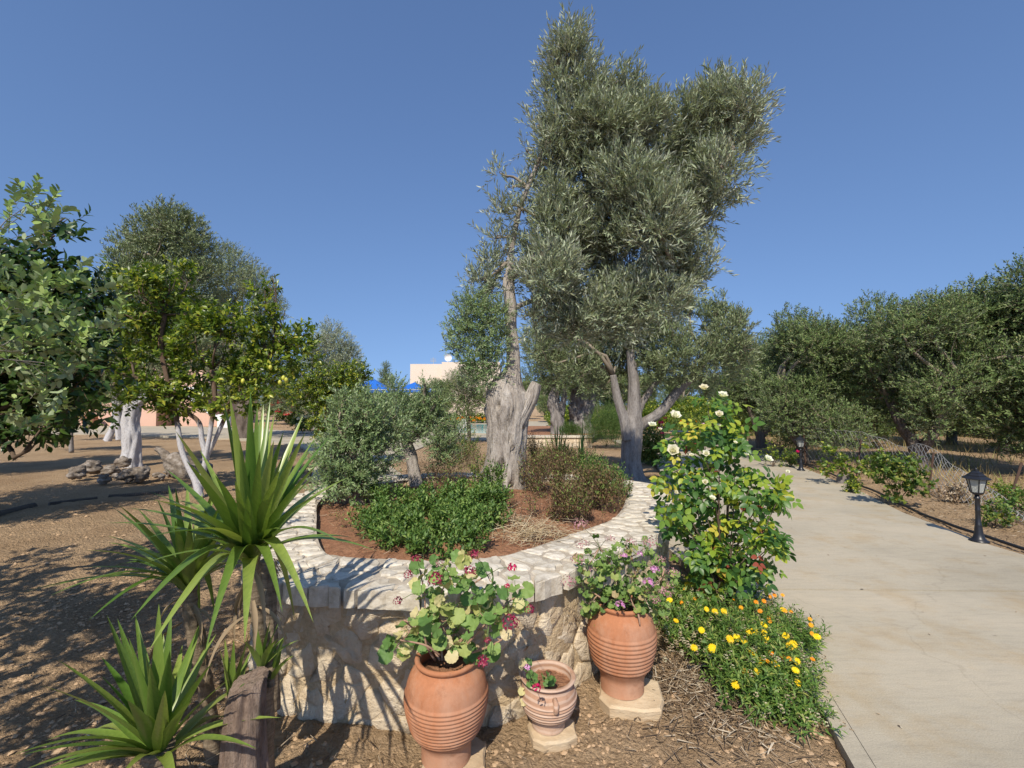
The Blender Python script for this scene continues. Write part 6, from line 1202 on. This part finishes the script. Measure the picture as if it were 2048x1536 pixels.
# ================================================================== CLODS AND LITTER ON THE EARTH
def clods(n, xr, yr, smin, smax, name, label, seed, mat):
    r_ = np.random.default_rng(seed); P = np.stack([r_.uniform(*xr, n), yr[0] + (yr[1] - yr[0]) * r_.random(n) ** 1.5, np.zeros(n)], 1)
    inpl = in_poly(P[:, 0], P[:, 1], OP + NO * .02); ok = ~inpl & ~in_poly(P[:, 0], P[:, 1]) & (dist_poly(P[:, 0], P[:, 1]) > .03); P = P[ok]; n = len(P)
    dens = np.array([noise.noise(Vector(p) * 1.7) + .5 * noise.noise(Vector(p) * 6) for p in P]); P = P[dens > -.25]; n = len(P)
    P[:, 2] = [gz(p[0], p[1]) for p in P]; s_ = smin + (smax - smin) * r_.random(n) ** 6
    base = unit(np.array([[0, 0, 1], [1, 0, .1], [.31, .95, .3], [-.8, .6, .1], [-.8, -.6, .3], [.31, -.95, .1]])); f = np.array([[0, 1, 2], [0, 2, 3], [0, 3, 4], [0, 4, 5], [0, 5, 1]])
    A = r_.uniform(0, 6.28, n); c, sn = np.cos(A), np.sin(A); jit = r_.uniform(.65, 1.25, (n, 6)); B = base[None] * jit[..., None] * (r_.uniform(.7, 1.3, (n, 1, 3)) * np.array([1, 1, .75]))
    V = np.empty((n, 6, 3)); V[..., 0] = B[..., 0] * c[:, None] - B[..., 1] * sn[:, None]; V[..., 1] = B[..., 0] * sn[:, None] + B[..., 1] * c[:, None]; V[..., 2] = B[..., 2]; V = (V - np.array([0, 0, .15])) * s_[:, None, None] + P[:, None]
    o = part(name, V.reshape(-1, 3), (f[None] + (np.arange(n) * 6)[:, None, None]).reshape(-1, 3), mat, None, False, kind='stuff'); return tag(o, label, "soil")
clods(42000, (-4.2, 1.9), (1.2, 5.0), .003, .020, "soil_clods", "crumbly dry clods of bare earth in the foreground", 1, M['clod'])
clods(9000, (-9, 1.0), (3.5, 12), .006, .03, "soil_clods", "crumbly clods of bare earth on the open ground farther left", 2, M['clod'])
clods(7000, (5.5, 11), (3.5, 13), .005, .03, "soil_clods", "crumbly clods of reddish earth along the path's right edge", 3, M['clod'])
def litter(n, cx, cy, sx, sy, label, seed, L=(.03, .11), w=.0035):
    r_ = np.random.default_rng(seed); P = np.stack([r_.normal(cx, sx, n), r_.normal(cy, sy, n), np.zeros(n)], 1); ok = ~in_poly(P[:, 0], P[:, 1], OP + NO * .03) & ~in_poly(P[:, 0], P[:, 1]); P = P[ok]; n = len(P)
    P[:, 2] = [gz(*p[:2]) + .012 for p in P]; P[:, 2] += r_.random(n) * .02; d = unit(r_.normal(size=(n, 3)) * np.array([1, 1, .25])); V, F = twigs_vf(P, P + d * r_.uniform(*L, (n, 1)), w)
    o = part("leaf_litter", V, F, M['litter'], rnd=np.repeat(r_.random(n), 3), kind='stuff'); tag(o, label, "litter")
litter(1200, 1.12, 2.72, .18, .26, "dry stalk and chip litter between the right jar and calendulas", 1)
litter(900, -1.55, 3.0, .35, .45, "grey dry stalk litter on the earth left of the planter", 2)
litter(2600, 7.3, 6.0, .8, 1.3, "pale chip mulch on the earth around the near lantern", 3, (.02, .08), .005)
litter(1200, 9.5, 9.5, 1.3, 1.6, "dry litter under the nearest grove trees", 4, (.04, .14), .006)
litter(260, .2, 2.2, .9, .35, "scattered dry bits on the earth in front of the jars", 5, (.01, .05), .002)

# ================================================================== POOL, CHAIR, CANOPIES
pool = [(-3.55, 26.0), (-1.3, 25.4), (-1.0, 36.0), (-4.9, 36.0)]
cop = prism([(-4.1, 25.4), (-1.1, 24.9), (-.5, 36.8), (-5.6, 36.8)], -.16, .035, "pool_deck", M['pave'] if 'pave' in M else M['concrete']); cop['kind'] = 'structure'
m_, n_, l2, b_ = nodemat("pool_water"); t = tex(n_, l2, "ShaderNodeTexNoise", 3, "Object", 4); r = ramp(n_, [(.35, (.03, .34, .42)), (.65, (.08, .48, .55))]); l2.new(t.outputs["Fac"], r.inputs[0]); l2.new(r.outputs[0], b_.inputs["Base Color"]); b_.inputs["Roughness"].default_value = .08; addbump(n_, l2, b_, [(t.outputs["Fac"], 1)], .02, .3)
wt = prism(pool, -.1, .042, "pool_water", m_); wt['kind'] = 'structure'
ch = thing("plastic_chair", "white plastic armchair standing at the near edge of the pool", "chair", (*G(930, 872)[:2], .05)); cX, cY = ch.location[0], 23.5; ch.location = ((930 - 1024) / FPX * 23.5, 23.5, .0); cX = ch.location[0]
m = MB(); m.box((cX, cY, .44), (.46, .44, .03)); m.build("seat", M['white'], ch)
V = []; F = []
for j in range(9):
    t = j / 8; w_ = .23 * (1 - .35 * max(0, t - .5) * 2) * (1 - .8 * max(0, t - .9) * 10 * .25)
    for i in range(7): a = -1 + i / 3; V.append((cX + a * w_, cY - .2 - .08 * t + .05 * a * a, .45 + t * .42))
n0 = len(V); V += [(x, y + .015, z) for x, y, z in V]
for j in range(8):
    for i in range(6): a = j * 7 + i; F += [(a, a + 1, a + 8, a + 7), (n0 + a, n0 + a + 7, n0 + a + 8, n0 + a + 1)]
part("backrest", V, F, M['white'], ch, True)
for sx in (-1, 1):
    for sy in (-1, 1): m = MB(); m.tube([(cX + sx * .2, cY + sy * .19, .44), (cX + sx * .25, cY + sy * .24, .0)], [.022, .018], 6); m.build("leg", M['white'], ch)
    m = MB(); m.tube([(cX + sx * .22, cY - .2, .62), (cX + sx * .25, cY, .64), (cX + sx * .25, cY + .2, .6), (cX + sx * .24, cY + .22, .44)], .018, 6); m.build("armrest", M['white'], ch)
for lab, px, py, Y, w_ in (("blue pointed canopy, the left of two beyond the pool", 747, 757, 36, 3.1), ("blue pointed canopy, the right of two beyond the pool", 830, 764, 39, 3.2)):
    c = D(px, py, Y); cb = thing("sun_canopy", lab, "gazebo", (c[0], Y, -.05), "blue canopies beyond the pool"); h = w_ / 2; ez = D(px, 781, Y)[2]; V = []; F = []
    for k in range(4):
        a0, a1 = [(-h, -h), (h, -h), (h, h), (-h, h)][k], [(-h, -h), (h, -h), (h, h), (-h, h)][(k + 1) % 4]
    sub = 8
    for j in range(sub + 1):
        t = j / sub
        for k in range(4):
            a0, a1 = [(-h, -h), (h, -h), (h, h), (-h, h)][k], [(-h, -h), (h, -h), (h, h), (-h, h)][(k + 1) % 4]
            for q in range(6): u = q / 6; x = a0[0] * (1 - u) + a1[0] * u; y = a0[1] * (1 - u) + a1[1] * u; V.append((c[0] + x * t, Y + y * t, c[2] - (c[2] - ez) * t ** .88 + .05 * math.sin(math.pi * u) * t))
    for j in range(sub):
        for k in range(24): a = j * 24 + k; b2_ = j * 24 + (k + 1) % 24; F.append((a, a + 24, b2_ + 24, b2_))
    part("canopy", V, F, M['blue'], cb); m = MB()
    for (x, y, sx, sy) in ((0, -h, w_, .02), (0, h, w_, .02), (-h, 0, .02, w_), (h, 0, .02, w_)): m.box((c[0] + x, Y + y, ez - .1), (sx, sy, .2))
    m.build("valance", M['blue'], cb); m = MB()
    for (x, y, sx, sy) in ((0, -h - .02, w_ + .1, .03), (0, h + .02, w_ + .1, .03)): m.box((c[0] + x, Y + y, ez + .015), (sx, sy, .03))
    m.build("edge_rail", M['white'], cb)
    for x in (-h, h):
        for y in (-h, h): m = MB(); m.tube([(c[0] + x * .97, Y + y * .97, -.05), (c[0] + x * .97, Y + y * .97, ez)], .035, 8); m.build("pole", M['white'], cb)

# ================================================================== HOUSES
def boxpart(root, name, x0, x1, y0, y1, z0, z1, mat): m = MB(); m.box(((x0 + x1) / 2, (y0 + y1) / 2, (z0 + z1) / 2), (x1 - x0, y1 - y0, z1 - z0)); return m.build(name, mat, root)
Xp = lambda px, Y: (px - 1024) / FPX * Y
ph = thing("pink_house", "two-storey salmon-pink house with an outside stair, mostly hidden by trees", "house", (-27, 36, -.05))
yf = 34.9; xa, xb, xc = Xp(60, yf), Xp(314, yf), Xp(425, 36.6)
boxpart(ph, "wall", xa, xb, yf, yf + 7, -.1, 2.7, M['pink'])                  # left wing, in the sun
boxpart(ph, "wall", xb + .003, xc, 36.6, 43, -.1, 2.7, M['pink']); boxpart(ph, "wall", xa, xc - 1, 37.4, 43, 2.95, 6.0, M['pink'])
boxpart(ph, "balcony_slab", xa - .2, xc + .2, yf - .5, 43, 2.71, 2.94, M['white'])
dx = Xp(345, 36.6); boxpart(ph, "door", dx - .5, dx + .55, 36.52, 36.597, -.05, 2.0, M['brown_door'])
for a, b_ in ((-.82, -.5), (.55, .87)): boxpart(ph, "door_trim", dx + a, dx + b_, 36.5, 36.597, -.05, 2.1, M['white'])
boxpart(ph, "door_trim", dx - .82, dx + .87, 36.5, 36.597, 2.1, 2.35, M['white'])
m = MB(); m.tube([(xb + .4, 36.5, 2.6), (xb + .4, 36.5, .5), (xb + .3, 36.5, .3), (xb + .4, 36.5, .1)], .06, 8); m.build("downpipe", M['white'], ph)
for k in range(12): boxpart(ph, "stair_step", xc - 1.4 + k * .28, xc - 1.12 + k * .28 - .004, 35.0, 36.4, -.1, 2.55 - k * .21, M['pink'])
m = MB(); m.add([(xc - 1.42, 34.96, 2.6), (xc + 2.0, 34.96, .05), (xc + 2.0, 34.96, .4), (xc - 1.42, 34.96, 2.95), (xc - 1.42, 34.86, 2.6), (xc + 2.0, 34.86, .05), (xc + 2.0, 34.86, .4), (xc - 1.42, 34.86, 2.95)], [(0, 1, 2, 3), (7, 6, 5, 4), (3, 2, 6, 7), (0, 4, 5, 1), (1, 5, 6, 2), (0, 3, 7, 4)]); m.build('stair_stringer', M['white'], ph)
for px in (100, 180, 260, 360): x = Xp(px, 37.4); f = boxpart(ph, "window", x - .6, x + .6, 37.33, 37.397, 3.6, 5.0, M['white']); boxpart(f, "pane", x - .5, x + .5, 37.3, 37.327, 3.7, 4.9, M['glass_dark'])
m = MB()
for k in range(60):
    x = xa + (xb - xa + 4) * k / 60; m.box((x, yf - .45, 3.4), (.03, .03, .9))
m.box(((xa + xb + 4) / 2, yf - .45, 3.87), (xb - xa + 4, .05, .05)); m.build("balcony_railing", M['black_metal'], ph, kind='stuff')
V = []; F = []; nR = 60; x0, x1 = xa - .4, xc - .5
for i in range(nR * 4 + 1):
    x = x0 + (x1 - x0) * i / (nR * 4); w_ = .05 * abs(math.sin(i * math.pi / 4)); V += [(x, 36.9, 5.95 + w_), (x, 40.2, 7.1 + w_), (x, 43.4, 5.95 + w_)]
for i in range(nR * 4): a = i * 3; F += [(a, a + 3, a + 4, a + 1), (a + 1, a + 4, a + 5, a + 2)]
part("roof", V, F, M['roof'], ph)
cp = thing("terracotta_pot", "large terracotta pot standing against the pink house wall", "plant pot", (Xp(182, 34), 34, -.05)); m = MB(); m.lathe([(.3, -.05), (.42, .2), (.5, .5), (.42, .75), (.46, .82), (.38, .82), (.34, .5)], (Xp(182, 34), 34, 0), 20, False); m.build("body", M['pot'], cp, True)
gw = boxpart(None, "garden_wall", Xp(438, 33), Xp(462, 33), 32.9, 33.1, -.1, .9, M['white']); tag(gw, "low white garden wall at the foot of the pink house's stair", "wall")
chs = thing("cream_house", "flat-roofed cream house with roof dish and aerial, above the tree line", "house", (-8, 60, -.05)); Yh = 60; xl, xm, xr = Xp(820, Yh), Xp(886, Yh), Xp(1000, Yh)
boxpart(chs, "wall", xl, xm, Yh, Yh + 9, -.1, D(830, 728, Yh)[2], M['cream']); boxpart(chs, "wall", xm + .003, xr, Yh - 1.2, Yh + 9, -.1, D(900, 724, Yh - 1.2)[2], M['cream'])
for px in (925,): x = Xp(px, Yh); f = boxpart(chs, "window", x - .6, x + .6, Yh - 1.28, Yh - 1.203 if px > 886 else Yh - .003, 4.0, 5.4, M['white']); boxpart(f, "pane", x - .5, x + .5, Yh - 1.3, Yh - 1.283, 4.1, 5.3, M['glass_dark'])
zt = D(900, 724, Yh - 1.2)[2]; dc_ = D(897, 716, Yh); V = []; F = []
for j in range(6):
    for k in range(20): a = 2 * math.pi * k / 20; r_ = .48 * j / 5; V.append((dc_[0] + r_ * math.cos(a), dc_[1] - .1 + .25 * (j / 5) ** 2 * -1, dc_[2] + r_ * math.sin(a)))
for j in range(5):
    for k in range(20): k2 = (k + 1) % 20; F.append((j * 20 + k, j * 20 + k2, (j + 1) * 20 + k2, (j + 1) * 20 + k))
part("satellite_dish", V, F, M['white'], chs, True); m = MB(); m.tube([(dc_[0], dc_[1], zt - .1), tuple(dc_)], .04, 6); m.build("dish_mast", M['wire'], chs)
ac = D(866, 722, Yh); m = MB(); m.tube([(ac[0], Yh + .3, ac[2] - .6), (ac[0], Yh + .3, ac[2] + .5)], .03, 5)
for k in range(7): m.tube([(ac[0] - .35 + k * .11, Yh + .3, ac[2] - .1), (ac[0] - .35 + k * .11, Yh + .3, ac[2] + .4)], .015, 4)
m.tube([(ac[0] - .4, Yh + .3, ac[2]), (ac[0] + .4, Yh + .3, ac[2])], .015, 4); m.build("aerial", M['wire'], chs)
# raised bed behind: low retaining wall
WY = 18.0; rw = thing("retaining_wall", "low cream stone retaining wall in front of the two gnarled trunks", "wall", (Xp(1110, WY), WY, -.05)); x = Xp(1045, WY)
while x < Xp(1176, WY):
    w_ = rng.uniform(.25, .5)
    for z0, z1 in ((-.1, .15), (.154, .33)): boxpart(rw, "stone", x, x + w_ - .014, WY - .1 + rng.uniform(-.012, .012), WY + .2, z0, z1, M['stone'])
    boxpart(rw, "capstone", x - .01, x + w_ - .018, WY - .16, WY + .3, .334, .41, M['cap']); x += w_
V = [(Xp(1040, WY), WY + .25, .38), (Xp(1180, WY), WY + .25, .38), (Xp(1210, 26), 26, .4), (Xp(1020, 26), 26, .4)]; o = part("raised_bed_earth", V, [(0, 1, 2, 3)], M['red_soil']); o['kind'] = 'structure'

# ================================================================== TERRACE FURNITURE AND FAR POT
tx, ty = Xp(1362, 15.6), 15.6; tb = thing("iron_table", "black iron garden table on the terrace, seen through the rose bush", "table", (tx, ty, 0)); m = MB(); m.lathe([(.01, .70), (.40, .70), (.41, .712), (.40, .725), (.01, .725)], (tx, ty, 0), 24); m.build("tabletop", M['black_metal'], tb)
for k in range(4): a = .785 + k * 1.571; m = MB(); m.tube([(tx + .12 * math.cos(a), ty + .12 * math.sin(a), .70), (tx + .2 * math.cos(a), ty + .2 * math.sin(a), .35), (tx + .34 * math.cos(a), ty + .34 * math.sin(a), 0)], .014, 6); m.build("leg", M['black_metal'], tb)
def chair(cx, cy, a, lab):
    t = thing("iron_chair", lab, "chair", (cx, cy, 0), "iron chairs round the terrace table"); ca, sa = math.cos(a), math.sin(a); q = lambda x, y, z: (cx + x * ca - y * sa, cy + x * sa + y * ca, z)
    m = MB(); m.lathe([(.01, .44), (.2, .44), (.215, .45), (.2, .462), (.01, .465)], (cx, cy, 0), 20); m.build("seat", M['black_metal'], t)
    for sx in (-1, 1):
        m = MB(); m.tube([q(sx * .17, -.14, .44), q(sx * .2, -.2, 0)], .012, 6); m.build("leg", M['black_metal'], t); m = MB(); m.tube([q(sx * .17, .14, .44), q(sx * .2, .2, 0)], .012, 6); m.build("leg", M['black_metal'], t)
    m = MB(); m.tube([q(-.18, .17, .44), q(-.19, .22, .75), q(-.1, .24, .9), q(.1, .24, .9), q(.19, .22, .75), q(.18, .17, .44)], .012, 6)
    for s_ in (-.08, 0, .08): m.tube([q(s_, .18, .46), q(s_, .235, .89)], .007, 5)
    m.build("backrest", M['black_metal'], t)
chair(Xp(1338, 15.2), 15.2, 1.4, "black iron chair left of the terrace table"); chair(Xp(1392, 15.9), 15.9, -1.2, "black iron chair right of the terrace table")
fx, fy = Xp(1474, 15.2), 15.2; fp = thing("terracotta_pot", "square-rimmed weathered pot at the far left edge of the path", "plant pot", (fx, fy, 0)); m = MB(); m.lathe([(.19, 0), (.24, .2), (.27, .40), (.31, .41), (.31, .48), (.27, .48), (.24, .36), (.02, .36)], (fx, fy, 0), 28, False); m.build("body", M['pot_pale'], fp, True)
shrub("potted_plant", "small reddish plant growing in the far weathered pot", "plant", (fx, fy, .36), [(fx, fy, .6, .16, .16, .18)], 40, M['dry'], LB2, dict(L=.2, k=9, leaf=.06, up=.6, out=.5, spread=.9))
for i, (px, py, r_, k) in enumerate([(1405, 862, 16, 'p'), (1435, 848, 20, 'm'), (1380, 856, 14, 'o')]):
    Yq = 19 + i; X = Xp(px, Yq); lab = ["pink-flowered shrub behind the iron table", "magenta-flowered shrub at the terrace's far side", "orange-flowered shrub between the table and grove"][i]; c = D(px, py, Yq)
    shrub("flowering_shrub", lab, "bush", (X, Yq, -.02), [(c[0], Yq, max(.3, c[2] * .6), .5, .5, .5), (c[0] + .5, Yq, .5, .4, .4, .4), (c[0] - .4, Yq, .6, .4, .4, .5)], 330, M['shrub'], LB2, dict(L=.3, k=9, leaf=.09, up=.5, out=.6, spread=.9), flowers=[(px + rng.uniform(-22, 22), py + rng.uniform(-16, 14), Yq - .6, k, .07) for _ in range(9)])

n = 150; r_ = np.random.default_rng(8); P = []
while len(P) < n:
    x, y = r_.uniform(1.6, 8), r_.uniform(1.8, 12)
    if in_poly(x, y) and (r_.random() < .25 or dist_poly(x, y) < .35): P.append((x, y, .006))
P = np.array(P); d = unit(r_.normal(size=(n, 3)) * np.array([1, 1, .05])); nm = np.tile([0, 0, 1.], (n, 1)) + r_.normal(size=(n, 3)) * .15
V, F, r = batch(*T_blade(.4, 2, .1, .1), P, d, nm, r_.uniform(.012, .035, n)); o = part("fallen_leaves", V, F, M['litter'], rnd=r, kind='stuff'); tag(o, "fallen dry leaves and bits scattered on the concrete path", "leaves")
# litter, weeds on the bed
n = 900; P = []
while len(P) < n:
    u, w_ = rng.uniform(0, PER), rng.uniform(.05, 1) ** .7; p, n_ = per(u); q = cen + (p - n_ * (CW + .04) - cen) * w_; P.append((q[0], q[1], pz(*q) + .012))
P = np.array(P); d = unit(rng.normal(size=(n, 3)) * np.array([1, 1, .2])); V, F = twigs_vf(P, P + d * rng.uniform(.02, .09, (n, 1)), .002); o = part("bed_litter", V, F, M['litter'], rnd=np.repeat(rng.random(n), 3), kind='stuff'); tag(o, "dry bits strewn over the red earth of the planter", "litter")
